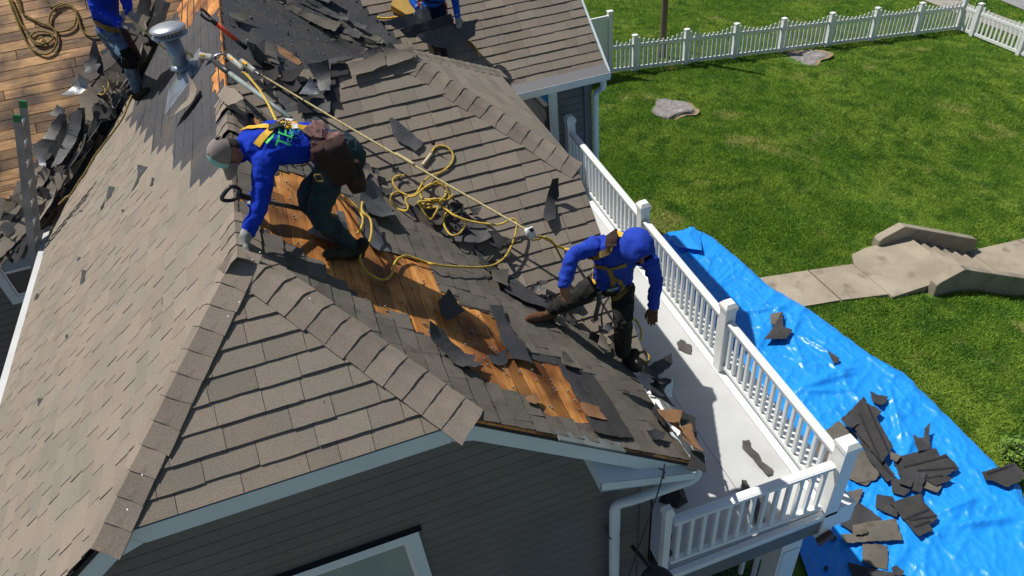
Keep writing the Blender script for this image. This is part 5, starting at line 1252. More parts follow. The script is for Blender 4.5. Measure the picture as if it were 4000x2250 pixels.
# ================================================================== LOOSE MATERIAL, TOOLS AND ROPES
def scrap(name, label, uvs, pl, h=.02, m=m_back, jag=.006, thick=.005, amp=.012, curl=0., ca=0., seed=None, cat='shingle scrap', group=None, step=.05, par=None, stack=None, hfun=None):
    seed = seed if seed is not None else R_.randint(0, 9999); rr = random.Random(seed)
    out = []
    n = len(uvs)
    for i in range(n):
        a = Vector(uvs[i]); b = Vector(uvs[(i+1)%n]); L = (b-a).length; k = max(1, int(L/.035)); pn = Vector((-(b-a).y, (b-a).x)).normalized() if L > 1e-6 else Vector((0,0))
        for j in range(k):
            q = a.lerp(b, j/k)
            if j: q += pn*rr.uniform(-jag, jag)
            out.append(q)
    xs_ = [p.x for p in out]; ys_ = [p.y for p in out]; pg = [(p.x, p.y) for p in out]; pts_ = list(out)
    sx = max(step, (max(xs_)-min(xs_))/14, (max(ys_)-min(ys_))/14)
    x = min(xs_)+sx*.5
    while x < max(xs_):
        y = min(ys_)+sx*.5
        while y < max(ys_):
            if inside((x, y), pg) and min((x-p.x)**2+(y-p.y)**2 for p in out) > (sx*.35)**2: pts_.append(Vector((x+rr.uniform(-.1,.1)*sx, y+rr.uniform(-.1,.1)*sx)))
            y += sx
        x += sx
    m_ = len(out)
    V, E_, F__, *_ = delaunay_2d_cdt(pts_, [(i, (i+1)%m_) for i in range(m_)], [], 1, 1e-6)
    F__ = [f for f in F__ if inside((sum(V[i].x for i in f)/len(f), sum(V[i].y for i in f)/len(f)), pg)]
    cx = sum(p.x for p in out)/m_; cy = sum(p.y for p in out)/m_; ext = max(max(xs_)-min(xs_), max(ys_)-min(ys_))/2
    dx, dy = math.cos(ca), math.sin(ca)
    def H(p):
        s = ((p.x-cx)*dx+(p.y-cy)*dy)/ext
        z = h+amp*(noise.noise(Vector((p.x*7, p.y*7, seed)))+.6)+curl*s*s*(1.5 if s > 0 else .6)
        if hfun: z += hfun(p)
        return max(z, .004)
    mb = MB(); top = [pl.P(p.x, p.y, H(p)) for p in V]; low = [pl.P(p.x, p.y, max(.001, H(p)-thick)) for p in V]; N0 = len(V); top = top+low; low = top[:]
    flip = pl.eu.cross(pl.ev).dot(pl.n) < 0
    fs = [tuple(f) for f in F__]; cnt = {}
    for f in fs:
        for i in range(len(f)): e = (f[i], f[(i+1)%len(f)]); cnt[e] = 1
    side = [(a+2*N0, b+2*N0, b+3*N0, a+3*N0) for (a, b) in cnt if (b, a) not in cnt]
    mb.add(top+low, fs+[tuple(i+N0 for i in f[::-1]) for f in fs]+side)
    o = mb.build(name, m, par, smooth=True, label=label, **({} if par is not None else dict(cat=cat, group=group)))
    return fixn(o)
def on(pl, pts, h=0.): return [pl.px(u, v, h) for u, v in pts]
R8 = lambda pts: ZM(1700,1200,.5522,pts)
R6 = lambda pts: ZM(1400,500,.5176,pts)
R3 = lambda pts: ZM(1400,0,.5176,pts)
R2 = lambda pts: ZM(800,0,.5177,pts)
R1 = lambda pts: ZM(0,0,.5176,pts)
R7 = lambda pts: ZM(900,1000,.5176,pts)
T5 = lambda pts: ZM(3000,1450,.5522,pts)
T4 = lambda pts: ZM(2900,850,.4831,pts)
D6 = lambda pts: ZM(2200,1650,.4658,pts)
# pieces on the blue tarp
def tp(pts): return on(T_, pts, .07)
TL = [
 ('brown shingle back folded beside a black scrap on the upper tarp', T4([(230,775),(325,765),(305,870),(225,860)]), m_old, .10, .0),
 ('black wing shaped scrap on the upper tarp', T4([(330,880),(405,910),(350,985),(170,988),(240,900),(300,800),(325,765)]), m_back, .12, .04),
 ('small black triangular scrap alone on the middle of the tarp', T4([(678,1070),(785,1140),(775,1165),(740,1192),(715,1130)]), m_back, .08, .03),
 ('curved black scrap lying above the big pile on the tarp', T5([(722,145),(780,172),(852,180),(835,225),(782,258),(735,215)]), m_back, .08, .05),
 ('brown shingle sheet half hidden by the deck corner post', T5([(400,430),(500,350),(600,440),(700,600),(760,690),(790,740),(690,810),(560,760),(350,740),(330,520)]), m_old, .05, .0),
 ('flat brown strip under the black pile below the railing', T5([(560,620),(700,560),(800,700),(760,770),(640,790)]), m_old, .06, .0),
 ('long black shingle strip lying topmost on the pile', T5([(675,190),(760,320),(885,535),(800,655),(620,420),(515,345)]), m_gran, .16, .03),
 ('narrow black strip slanting out from under the pile', T5([(600,400),(640,440),(900,730),(880,770),(838,785),(700,600)]), m_back, .11, .02),
 ('black corner flap left of the long strip', T5([(515,345),(590,310),(640,370),(580,420)]), m_back, .19, .03),
 ('brown flap poking out right of the long strip', T5([(770,260),(805,290),(765,330),(700,230)]), m_back, .12, .02),
 ('upright torn tag with two horns on the tarp', T5([(1028,450),(1060,470),(1105,470),(1100,420),(1135,392),(1140,490),(1155,552),(1055,578)]), m_back, .10, .08),
 ('wide black sheet with tar lines right of the pile', T5([(880,620),(1040,575),(1190,550),(1215,600),(1260,585),(1355,690),(1260,740),(1315,760),(1190,812),(1040,735),(930,745)]), m_gran, .09, .02),
 ('small tan scrap between the strips', T5([(860,565),(940,600),(905,645),(865,620)]), m_old, .15, .0),
 ('dark diamond scrap lying across the wide sheet', T5([(960,698),(1040,722),(1020,800),(1005,828),(920,792)]), m_back, .14, .02),
 ('dark square scrap leaning on the wide sheet', T5([(1035,715),(1120,722),(1078,866),(1000,830),(1025,790)]), m_back, .12, .03),
 ('tan torn shingle piece below the wide sheet', T5([(1130,765),(1235,800),(1195,862),(1092,822)]), m_old, .07, .0),
 ('dark scrap tucked under the diamond scrap', T5([(865,755),(940,770),(1005,850),(960,885),(880,860)]), m_back, .09, .02),
 ('brown quarter round scrap near the ridged sheet', T5([(770,870),(880,890),(930,990),(912,1035),(758,975)]), m_back, .07, .03),
 ('ridged black sheet with three tar strips', T5([(858,930),(1000,890),(1080,868),(1095,920),(1150,975),(1200,1020),(1195,1050),(1140,1085),(1165,1130),(1062,1175),(960,1050)]), m_gran, .10, .02),
 ('black shingle overhanging the edge of the tarp onto the grass', T5([(1508,720),(1620,685),(1735,652),(1815,735),(1790,780),(1690,820),(1600,780),(1540,775)]), m_gran, .10, .03),
 ('small brown scrap beside the deck corner block', T5([(570,850),(672,838),(640,930),(610,965),(560,900)]), m_old, .07, .02),
 ('large dark shingle below the deck corner', T5([(500,1080),(560,1000),(620,920),(720,980),(805,1050),(740,1090),(610,1145)]), m_back, .06, .0),
 ('long brown strip with a light lower edge near the tarp bottom', T5([(600,1090),(760,1060),(905,1048),(952,1195),(700,1205),(545,1218),(515,1155),(600,1150)]), m_old, .10, .0),
 ('pale torn patch on the long brown strip', T5([(595,1090),(660,1092),(705,1125),(700,1150),(620,1160)]), m_old, .14, .0),
 ('pale brown square piece near the bottom edge', T5([(670,1222),(842,1230),(850,1320),(845,1405),(760,1390),(665,1350)]), m_old, .06, .0),
 ('dark strip leaving the picture at the bottom', T5([(560,1355),(700,1385),(860,1420),(1000,1452),(980,1520),(620,1500)]), m_back, .07, .0),
 ('crumpled black scrap by the dark strip', T5([(868,1400),(905,1373),(962,1420),(950,1450),(890,1445)]), m_back, .12, .04),
 ('dark triangular scrap in the shade of the deck', T5([(430,1130),(492,1185),(450,1212)]), m_back, .06, .02),
 ('tiny black square scrap in the deck shade', T5([(400,1375),(430,1385),(420,1415),(395,1405)]), m_back, .05, .0),
]
TARS = {6:[((700,230),(850,560)),((650,300),(800,640))], 11:[((900,690),(1270,600)),((1060,700),(1330,680)),((1110,755),(1300,730))], 18:[((930,1060),(1140,975)),((960,1060),(1190,1020)),((1010,1110),(1150,1060))], 19:[((1510,740),(1735,660))], 7:[((640,440),(880,740))], 1:[]}
for i, (lb, pts_, m, h, cu) in enumerate(TL):
    o = scrap('shingle_scrap', lb, on(T_, pts_, h), T_, h, m, .008, .006, .012, cu*.6, i*1.3, 100+i)
    for a_, b_ in TARS.get(i, []):
        p_, q_ = on(T_, T5([a_, b_]), h+.02); n_ = 6; mb = MB(); V_ = [Vector(p_).lerp(Vector(q_), k/n_) for k in range(n_+1)]; bvh_ = BVHTree.FromPolygons([v.co+ORG[o] for v in o.data.vertices], [tuple(f.vertices) for f in o.data.polygons])
        W_ = []
        for v in V_:
            r_ = bvh_.ray_cast(T_.P(v.x, v.y, .8), Vector((0,0,-1)))
            if r_[0] is not None: W_.append(r_[0]+Vector((0,0,.006)))
        if len(W_) > 1:
            for c_, d_ in zip(W_, W_[1:]): mb.beam(c_, d_, .028, .006)
            mb.build('tar_strip', m_black, o)
# tar strips on the three big sheets are parts of the sheets
# pieces on the deck floor
m_dks = mat('dusty_shingle_back', (.095,.085,.08), (.06,.055,.053), 8., .9, .4, 120., fine=.2)
DL = [('rounded brown scrap alone in the middle of the deck floor', R8([(1708,252),(1735,228),(1765,240),(1780,262),(1812,272),(1811,334),(1765,322),(1718,300)]), .006, .01),
 ('long torn brown strip on the sunlit deck floor', D6([(1500,162),(1560,158),(1570,205),(1640,270),(1665,330),(1758,400),(1750,440),(1708,452),(1600,320),(1500,218)]), .006, .02),
 ('curled brown strip behind the near deck balusters', D6([(1492,505),(1532,505),(1570,575),(1640,640),(1680,740),(1682,850),(1640,905),(1605,840),(1590,700),(1490,590)]), .01, .06),
 ('dark scrap beside the first deck post', D6([(850,945),(915,950),(905,1000),(880,1040),(915,1090),(900,1150),(850,1160)]), .01, .04)]
for i, (lb, pts_, h, cu) in enumerate(DL): scrap('shingle_scrap', lb, on(D_, pts_, h), D_, h, m_dks, .006, .006, .012, cu, i*1.1, 200+i)
# dark tent-shaped folded bundle on the deck
c = D_.P(*D_.px(2630,1968)); 
t = [D_.P(*D_.px(*q)) for q in D6([(800,665),(955,725),(1048,668),(1010,560),(850,590)])]; apx = [D_.P(*D_.px(*D6([(940,640)])[0], .0))]
mb = MB(); ridge = [at(*D6([(868,552)])[0], 0, t[4].x+.02), at(*D6([(942,527)])[0], 0, t[3].x-.08)]
hh = .17; top_ = [t[0].lerp(t[4], .6)+Vector((.03,0,hh)), t[3].lerp(t[4], .45)+Vector((0,-.03,hh+.02)), t[2].lerp(t[1], .45)+Vector((-.02,.03,hh-.03))]
mb.add(t+top_, [(0,1,7),(0,7,5),(1,2,7),(2,3,7),(3,6,7),(3,4,6),(4,5,6),(4,0,5),(5,7,6),(0,4,3,2,1)]); fixn(mb.build('folded_bundle', m_gran, label='dark folded tent shaped shingle bundle standing on the shaded deck floor', cat='shingle bundle'))
# ---- on the roof
def rs(lb, pl, pts_, m=m_back, h=.025, cu=.03, ca=0., amp=.014, name='shingle_scrap', cat='shingle scrap', jag=.006, **k): return scrap(name, lb, on(pl, pts_, h), pl, h, m, jag, .005, amp, cu, ca, cat=cat, **k)
rs('grey backed torn shingle lying in the middle of the cross gable slope', M_, R3([(235,900),(262,905),(300,925),(490,1078),(478,1110),(430,1148),(400,1120),(290,1062),(255,1010)]), m_felt2, .03, .05, 1.)
rs('tall curled black scrap standing near the deck side of the cross gable slope', M_, R6([(1440,432),(1488,420),(1512,522),(1482,560),(1485,690),(1412,722),(1392,660),(1415,545),(1430,480)]), m_back, .03, .08, 1.5)
rs('big curled felt sheet under the rope coil in the valley', M_, R6([(370,620),(450,580),(560,600),(700,640),(800,650),(960,740),(995,845),(900,885),(700,862),(560,820),(430,770)]), m_felt, .03, .05, -1.2, .02, 'felt_scrap', 'felt scrap')
rs('stack of upright torn tabs at the end of the felt sheet', M_, R6([(975,790),(1035,780),(1080,830),(1155,872),(1100,885),(1065,912),(1015,900),(985,880)]), m_back, .06, .10, .5, .05)
rs('thin leaning scrap above the felt sheet', M_, R6([(815,600),(900,612),(925,622),(900,662),(815,668),(860,640)]), m_back, .05, .06)
rs('bent black scrap just right of the rope coil', M_, R6([(690,570),(742,545),(790,600),(795,650),(700,625)]), m_back, .05, .07)
rs('grey felt strip along the valley below the coil', Rr, R6([(840,880),(930,898),(1080,1010),(1260,1170),(1450,1340),(1400,1372),(1230,1310),(1120,1240),(960,1062),(905,1020)]), m_felt, .03, .03, .5, .01, 'felt_scrap', 'felt scrap')
rs('weathered shingle lying on the right end of the valley felt', Rr, R6([(1000,1080),(1120,1092),(1125,1205),(1010,1162)]), m_old, .05, .02)
rs('broad grey felt flap left of the rope coil', Rr, R6([(0,482),(60,468),(150,520),(232,600),(262,695),(160,702),(40,640),(0,560)]), m_felt2, .05, .08, .7, .03, 'felt_scrap', 'felt scrap')
rs('lower grey felt flap next to the exposed boards', Rr, R6([(20,700),(110,720),(170,800),(232,960),(150,940),(60,880)]), m_felt2, .03, .03, .5, .02, 'felt_scrap', 'felt scrap')
rs('mauve strip of flashing above the tool pouch', M_, R6([(20,270),(85,285),(158,440),(160,485),(70,430)]), mat('mauve_flashing',(.16,.13,.13),(.10,.085,.085),4.), .05, .05, 1., .02, 'flashing_strip', 'flashing')
for i, pts_ in enumerate([R6([(255,310),(310,325),(290,350),(260,340)]), R6([(95,300),(150,310),(165,360),(110,350)]), R6([(160,450),(260,470),(255,500),(180,490)]), R6([(545,120),(580,120),(575,138),(552,136)])]):
    rs(['small olive chip left of the coil','torn felt tuft by the tool pouch','dark felt tuft along the valley','tiny black chip above the loose rope end'][i], M_, pts_, m_back, .04, .04)
for i in range(26):   # crumbs strewn along the valley
    t_ = R_.random(); mm_, nm_ = R_.choice([(m_back,'black'),(m_felt2,'grey felt'),(m_old,'weathered brown')]); x = .1+t_*2.0; y = 6.9-.9875*(x-RX)+R_.uniform(-.12,.25); u, v = M_.xy(x, y); a = R_.uniform(0,6.28); l = R_.uniform(.05,.16)
    q = [(u+math.cos(a+b_)*l*r_, v+math.sin(a+b_)*l*r_*.6) for b_, r_ in ((0,1),(1.2,.6),(2.5,.9),(3.4,.7),(4.8,.6))]
    scrap('shingle_crumb', nm_+' torn crumb in the right valley '+('beside the tool pouch','under the rope coil','below the rope coil','near the hooded worker boot')[min(3,int(t_*4))], q, M_, .05, mm_, .006, .004, .02, .05, a, cat='shingle scrap', group='torn crumbs strewn along the right valley')
rs('long black strip draped over the middle of the exposed boards', Rr, R8([(375,0),(470,0),(500,90),(560,200),(625,262),(655,340),(682,420),(600,385),(540,370),(500,290),(470,262),(455,180),(400,60)]), m_felt, .03, .05, 1.2, .02, 'felt_scrap', 'felt scrap')
rs('jagged square of felt left on the bare boards', Rr, R8([(370,332),(430,340),(490,318),(512,372),(490,410),(435,428),(395,395)]), m_felt, .01, .02, 0, .01, 'felt_scrap', 'felt scrap', jag=.012)
rs('crumpled felt tatters at the lower edge of the ridge caps', Rr, R7([(1440,590),(1500,600),(1600,650),(1680,700),(1760,740),(1840,760),(1830,800),(1900,820),(1840,870),(1740,860),(1640,760),(1560,710),(1480,660)]), m_felt, .03, .06, .5, .03, 'felt_scrap', 'felt scrap', jag=.018)
rs('blue black shingle square resting on the bare boards', Rr, R7([(1560,352),(1640,270),(1700,330),(1765,420),(1640,488),(1590,430)]), m_gran, .06, .05, .8, .01)
rs('dark long shingle strip lying down the slope to the eave', Rr, R8([(1012,482),(1130,495),(1250,680),(1395,922),(1290,925),(1180,750),(1060,580)]), m_gran, .03, .0, 0, .006)
rs('weathered tab strip beside the dark strip', Rr, R8([(880,340),(980,390),(1010,440),(960,430),(900,400)]), m_old, .03, .03)
rs('brown backed piece turned over near the eave', Rr, R8([(1020,680),(1150,710),(1215,800),(1150,790),(1080,772)]), m_brown, .04, .02, 0, .006)
rs('black grained piece hanging over the fascia', Rr, R8([(1080,772),(1215,802),(1295,915),(1150,890),(1110,850)]), m_gran, .035, .0, 0, .004)
rs('splinter of board sticking out near the eave', Rr, R8([(640,640),(700,622),(745,660),(700,690),(650,668)]), m_brown, .03, .01)
rs('rust brown shingle turned over at the eave corner', Rr, R8([(1572,722),(1650,735),(1722,755),(1732,905),(1648,892),(1620,800)]), m_brown, .09, .05, 2.4, .006)
rs('second rust brown shingle lapping the corner gutter', Rr, R8([(1730,845),(1800,835),(1835,930),(1897,1028),(1815,1015),(1745,950)]), m_brown, .10, .02, 2.4, .006)
rs('black grained sheet under the rust brown shingles', Rr, R8([(1715,750),(1780,770),(1830,790),(1850,880),(1855,960),(1800,845),(1735,840)]), m_gran, .07, .02, 0, .006)
rs('black shingle hanging off the roof corner', Rr, R8([(1812,1010),(1900,1030),(1918,1172),(1860,1150),(1845,1165),(1770,1148),(1800,1090)]), m_gran, .05, .0, 0, .006)
rs('dark curled flap left of the rust brown shingle', Rr, R8([(1545,690),(1580,730),(1620,800),(1632,872),(1520,780)]), m_back, .05, .06, 2., .01)
rs('crumpled black scrap on the weathered slope near the corner', Rr, R8([(1488,882),(1540,878),(1612,905),(1610,940),(1550,945),(1505,905)]), m_back, .04, .04, 0, .03)
rs('black debris heap behind the hooded worker right boot', Rr, R8([(1440,470),(1520,420),(1610,398),(1645,440),(1600,475),(1560,500),(1610,560),(1520,570),(1480,520)]), m_back, .10, .10, 0, .05)
rs('black debris below the boot at the eave', Rr, R8([(1480,560),(1580,540),(1640,560),(1600,600),(1620,650),(1680,730),(1600,690),(1520,640)]), m_back, .06, .06, 0, .04)
rs('grey rounded flashing flap at the eave beside the gutter', Rr, R8([(1615,560),(1650,540),(1672,575),(1670,640),(1645,655),(1620,610)]), m_trim, .02, .04, 0, .01, 'flashing_strip', 'flashing')
rs('pale shingle piece under the hooded worker', Rr, R8([(820,70),(880,80),(950,140),(870,140)]), m_sh, .04, .03)
rs('folded ridge shingle beside the hooded worker ankle', Rr, R8([(1140,225),(1190,250),(1230,300),(1190,345),(1150,280)]), m_sh, .05, .05)
# ragged pieces along the cross gable ridge
rs('silver grey felt flap curling up below the ridge', M_, R2([(775,510),(850,500),(935,480),(950,600),(952,705),(872,705),(840,600)]), m_felt2, .05, .05, 1.5, .03, 'felt_scrap', 'felt scrap')
rs('torn pale grey flap pointing left of the silver flap', M_, R2([(712,722),(760,650),(805,608),(845,660),(865,712)]), m_silver, .07, .04, 1., .02, 'felt_scrap', 'felt scrap')
rs('black patch painted as the shadow hollow below the grey flaps', M_, R2([(695,740),(940,708),(955,770),(945,855),(800,850),(705,865)]), m_black, .02, .02, 0, .01, 'felt_scrap', 'felt scrap')  # dark shadow hollow drawn as a flat black sheet
rs('tan shingle strip lifted along the ridge', M_, R2([(1085,480),(1220,450),(1345,400),(1375,490),(1240,545),(1105,578)]), m_sh, .06, .05, 1.57, .01)
rs('tan shingle tab hanging over the lifted strip', M_, R2([(1345,375),(1400,340),(1480,390),(1600,410),(1545,450),(1380,505)]), m_sh, .06, .04, 1.57, .01)
rs('black grained square with nail heads on the ridge', M_, R2([(945,470),(1060,455),(1085,560),(960,590)]), m_gran, .03, .0)
rs('dark grained strip on the left end of the ridge', M_, R2([(430,545),(555,520),(565,590),(450,660)]), m_gran, .03, .03)
rs('broken tan tab in the middle of the torn ridge', M_, R2([(570,545),(700,520),(760,530),(660,620),(575,615)]), m_gran, .04, .04)
rs('glossy black flap at the right of the torn ridge', M_, R2([(1190,395),(1340,350),(1345,395),(1260,440),(1195,455)]), m_felt, .05, .05, 1.57, .01, 'felt_scrap', 'felt scrap')
rs('dark torn lap below the ridge strip', M_, R2([(760,500),(870,460),(1180,405),(1180,430),(900,500),(800,540)]), m_felt, .06, .03, 1.57, .02, 'felt_scrap', 'felt scrap')
rs('charcoal flap tucked by the rope shackle', M_, R2([(590,610),(690,600),(735,660),(690,700),(600,680)]), m_gran, .03, .02)
# right slope beyond the ridge: big scraps
rs('brown shingle square lying behind the ridge on the felt slope', Rr, R2([(425,330),(530,370),(560,500),(490,480),(440,400)]), m_old, .05, .03)
rs('rolled black felt strip beside the ridge', Rr, R2([(380,370),(420,370),(480,480),(570,500),(540,512),(450,505),(390,420)]), m_felt, .06, .06, 0, .02, 'felt_scrap', 'felt scrap')
rs('torn shingle tatters on the ridge top at the upper left', Rr, R2([(180,100),(320,120),(325,150),(260,175),(190,140)]), m_old, .05, .05)
rs('rust stained bare spot where the felt has worn through', Rr, R2([(545,340),(600,370),(660,400),(740,475),(700,490),(620,440),(560,395)]), m_brown, .012, .0, 0, .002, 'worn_patch', 'worn patch', jag=.02)
for i in range(34):
    u, v = R_.uniform(0,1), R_.uniform(0,1); x = RX+.1+u*1.4; y = 7.4+v*4.; uu, vv = Rr.xy(x, y); a = R_.uniform(0,6.28); l = R_.uniform(.02,.06)
    if not inside((uu,vv), polyR2): continue
    scrap('felt_chip', 'tiny torn chip scattered on the black felt slope beyond the ridge', [(uu+math.cos(a+b_)*l, vv+math.sin(a+b_)*l*.5) for b_ in (0,1.5,3,4.4)], Rr, .01, R_.choice([m_silver,m_back,m_felt2]), .004, .003, .01, .02, a, cat='felt scrap', group='torn chips scattered over the black felt slope')
# tab piles along the far valley
for i in range(28):
    m, cn = R_.choice([(m_old,'grey brown'),(m_felt,'dark felt'),(m_back,'black backed')]); t_ = R_.random(); x = RX+.3+t_*2.2; y = 11.66-.975*(x-RX)+R_.uniform(.0,.55); u, v = FR.xy(x, y); a = math.radians(-38+R_.uniform(-10,10)); l = R_.uniform(.3,.65); w_ = R_.uniform(.03,.08); ca, sa = math.cos(a), math.sin(a)
    scrap('shingle_strip', cn+' torn strip lying along the '+('lower' if t_ > .5 else 'upper')+' end of the far valley', [(u+ca*p-sa*q, v+sa*p+ca*q) for p, q in ((-l,-w_),(l,-w_*.8),(l,w_),(-l*.9,w_))], FR, .04+.03*R_.random(), m, .008, .005, .02, .03, a, cat='shingle scrap', group='torn strips heaped along the far valley', step=.12)
# left-hand valley heap
for i in range(95):
    t_ = (i+R_.random())/95; x = -4.25+t_*2.6; yv = 9.6+.9875*(x+3.6); off = R_.gauss(-.28,.22)*(.75+.5*t_); a = math.radians(62+R_.uniform(-22,22))
    onF = off < .02; x += off*.55; yv -= off*.1; pl = FL if x < -3.6 or onF else L_
    if pl is FL: u, v = FL.xy(x, max(9.62, yv)); v = max(.05, v); aa = math.radians(48+R_.uniform(-17,17))
    else: u, v = L_.xy(max(-3.55, x), yv-.2); aa = math.radians(40+R_.uniform(-14,14))
    l = R_.uniform(.25,.70); w_ = R_.uniform(.04,.10); ca, sa = math.cos(aa), math.sin(aa)
    m, cn = R_.choice([(m_old,'weathered brown'), (m_back,'black backed'), (m_sh,'tan grained'), (m_sh,'tan grained'), (m_felt2,'grey felt'), (m_gran,'black grained'), (m_old,'weathered brown')])
    third = ['eave end', 'ladder side', 'lower middle', 'middle', 'upper middle', 'boot end', 'top end'][min(6, int(t_*7))]
    scrap('shingle_strip', cn+' torn strip at the '+third+' of the left valley heap', [(u+ca*p-sa*q, v+sa*p+ca*q) for p, q in ((-l,-w_),(0,-w_*1.1),(l,-w_*.8),(l*.95,w_),(.1*l,w_*.9),(-l*.9,w_))], pl, .03+R_.uniform(0,.16), m, .007, .006, .012, R_.uniform(.02,.12), aa, cat='shingle scrap', group='torn strips heaped in the left valley', step=.09)
# long strips sagging over the lower end of that heap, along the left eave
def lstrip(lb, pts_, m, h, cu, am=.02):
    q = R1(pts_); cx = sum(a for a, _ in q)/len(q); cy = sum(b for _, b in q)/len(q); xv = 205+(870-cy)*.578
    rs(lb, FL if cx < xv else L_, q, m, h+(.10 if cx < xv else 0), cu, .9, am, 'shingle_strip', 'shingle strip', step=.09)
lstrip('long tan shingle strip curving down to the left eave', [(250,1395),(330,1330),(430,1240),(560,1120),(600,1090),(520,1200),(420,1290),(330,1375),(270,1400)], m_sh, .06, .06)
lstrip('second long shingle strip above the left eave', [(175,1455),(240,1330),(330,1200),(480,1060),(560,990),(470,1110),(340,1260),(260,1370),(185,1465)], m_sh, .10, .06)
lstrip('charcoal strip bent across the lower heap', [(260,1270),(330,1170),(440,1040),(520,960),(560,960),(480,1080),(360,1220),(280,1300)], m_back, .15, .08)
lstrip('narrow black strip on the sunlit shingles beside the heap', [(640,1100),(740,980),(850,860),(900,830),(800,960),(700,1080)], m_back, .09, .05)
lstrip('wide grey shingle sheet above the strips', [(430,1230),(480,1050),(540,880),(640,865),(650,880),(600,1000),(520,1180)], m_old, .14, .05)
lstrip('grey shingle sheet lying across the rope', [(800,820),(870,740),(985,700),(985,760),(930,820),(850,845)], m_felt2, .12, .10)
lstrip('tan pair of tabs at the top of the heap', [(840,640),(895,560),(950,650),(940,705),(860,740),(820,690)], m_sh, .08, .02)
lstrip('ragged black curl in the middle of the heap', [(705,820),(760,800),(850,840),(900,860),(880,900),(800,940),(720,900)], m_gran, .20, .12, .06)
lstrip('crumpled grey felt at the boundary with the bare boards', [(640,520),(700,420),(770,360),(775,450),(740,560),(700,600),(660,570)], m_felt2, .30, .10, .08)
lstrip('upright piece of grey shingle with a black edge', [(735,460),(775,450),(785,570),(740,560)], m_gran, .28, .04)
lstrip('shiny grey crumpled sheet at the left of the heap', [(480,740),(560,660),(640,610),(695,650),(620,720),(540,750)], m_silver, .45, .12, .08)
for lb, pts_, m, h in (('broad brown shingle sheet beside the boot loop', [(590,740),(680,690),(740,735),(800,770),(750,860),(690,940),(620,860)], m_sh, .16),('long grey shingle band down the middle of the heap', [(560,870),(640,860),(620,960),(560,1090),(470,1240),(400,1280),(440,1150),(510,1000)], m_felt2, .22),
  ('dark shingle band next to the ladder', [(250,1090),(330,1060),(450,1080),(420,1160),(330,1230),(260,1180)], m_felt, .16),('tan shingle slab low beside the ladder', [(290,1330),(360,1270),(400,1300),(330,1400),(270,1449)], m_sh, .14),
  ('grey curled sheet at the edge of the bare boards', [(370,860),(440,800),(500,830),(480,880),(400,880)], m_felt2, .14),('black hollow felt roll in the middle of the heap', [(390,930),(470,880),(530,890),(500,980),(420,1070),(330,1060)], m_black, .12),
  ('glinting foil scrap near the ladder', [(285,1180),(345,1190),(350,1260),(300,1250)], m_silver, .22),('brown tab sheet under the worker boot', [(880,600),(930,560),(960,690),(905,740),(850,700)], m_sh, .05)):
    lstrip(lb, pts_, m, h, .05, .012)
# small dark chips on the sunlit shingles
CH = [('long curled chip on the sunlit shingles', ZM(0,700,.5176,[(840,60),(872,62),(850,120),(800,180),(765,235),(760,215),(800,140)])), ('notched black chip near the felt edge', ZM(0,0,.5176,[(1045,1245),(1112,1262),(1065,1335),(1040,1385),(1000,1449),(1040,1340)])),
      ('small rectangular grey chip on the sunlit slope', ZM(0,700,.5176,[(625,688),(655,690),(640,770),(603,800),(612,750)])), ('tiny chip upper right of the heap', ZM(0,0,.5176,[(1165,1345),(1172,1355),(1150,1400),(1125,1410)])),
      ('short chip curling by the left eave', ZM(0,700,.5176,[(285,865),(305,868),(280,905),(255,920),(268,885)])), ('tiny round chip low on the sunlit slope', ZM(0,700,.5176,[(505,1180),(518,1172),(512,1200),(500,1210)])),
      ('brown chip at the lower sunlit slope', ZM(0,1350,.6211,[(248,335),(270,330),(268,352),(240,380)])), ('small curled chip in the sunlit field', ZM(0,700,.5176,[(600,590),(615,590),(590,625),(575,635)])), ('little chip under the felt edge', ZM(0,700,.5176,[(935,230),(942,235),(930,252),(920,245)]))]
for lb, pts_ in CH: rs(lb, L_, pts_, m_back, .010, .012, .5, .006)
# lifted tabs beside the vent and the ridge
lstrip('tan tab standing on the felt below the vent flashing', [(1310,920),(1345,850),(1430,740),(1500,610),(1505,690),(1440,790),(1380,860)], m_sh, .05, .06)
lstrip('pair of ridge caps slid down beside the ridge', [(1650,720),(1720,660),(1790,680),(1850,750),(1730,805),(1690,770)], m_cap, .07, .04)
# ------------------------------------------------------------------ ropes
def catm(P, step=.02):
    out = []
    for i in range(len(P)-1):
        p0 = P[max(i-1,0)]; p1 = P[i]; p2 = P[i+1]; p3 = P[min(i+2,len(P)-1)]; n = max(2, int((p2-p1).length/step))
        for j in range(n):
            t = j/n; out.append(.5*((2*p1)+(p2-p0)*t+(2*p0-5*p1+4*p2-p3)*t*t+(-p0+3*p1-3*p2+p3)*t**3))
    return out+[P[-1]]
def rope(label, P, m=m_rope, r=.0095, name='rope', par=None, pitch=.055, group=None, cat='rope'):
    """three twisted strands"""
    C_ = catm([Vector(p) for p in P], .011); mb = MB(); n = len(C_); s = 0; a = None; fr_ = []
    for i in range(n):
        t = (C_[min(i+1,n-1)]-C_[max(i-1,0)]).normalized()
        if a is None: a = t.orthogonal().normalized()
        a = (a-t*a.dot(t)).normalized(); fr_.append((a.copy(), t.cross(a)))
        if i: s += (C_[i]-C_[i-1]).length
    L = 0; ss_ = [0]
    for i in range(1, n): L += (C_[i]-C_[i-1]).length; ss_.append(L)
    for k in range(3):
        pth = [C_[i]+(fr_[i][0]*math.cos(ss_[i]/pitch*2*math.pi+k*2.094)+fr_[i][1]*math.sin(ss_[i]/pitch*2*math.pi+k*2.094))*r*.52 for i in range(n)]
        mb.tint = (1, .9, 1.1)[k]; mb.tube(pth, r*.58, 5)
    return mb.build(name, m, par, smooth=True, label=label, **({} if par is not None else dict(cat=cat, group=group)))
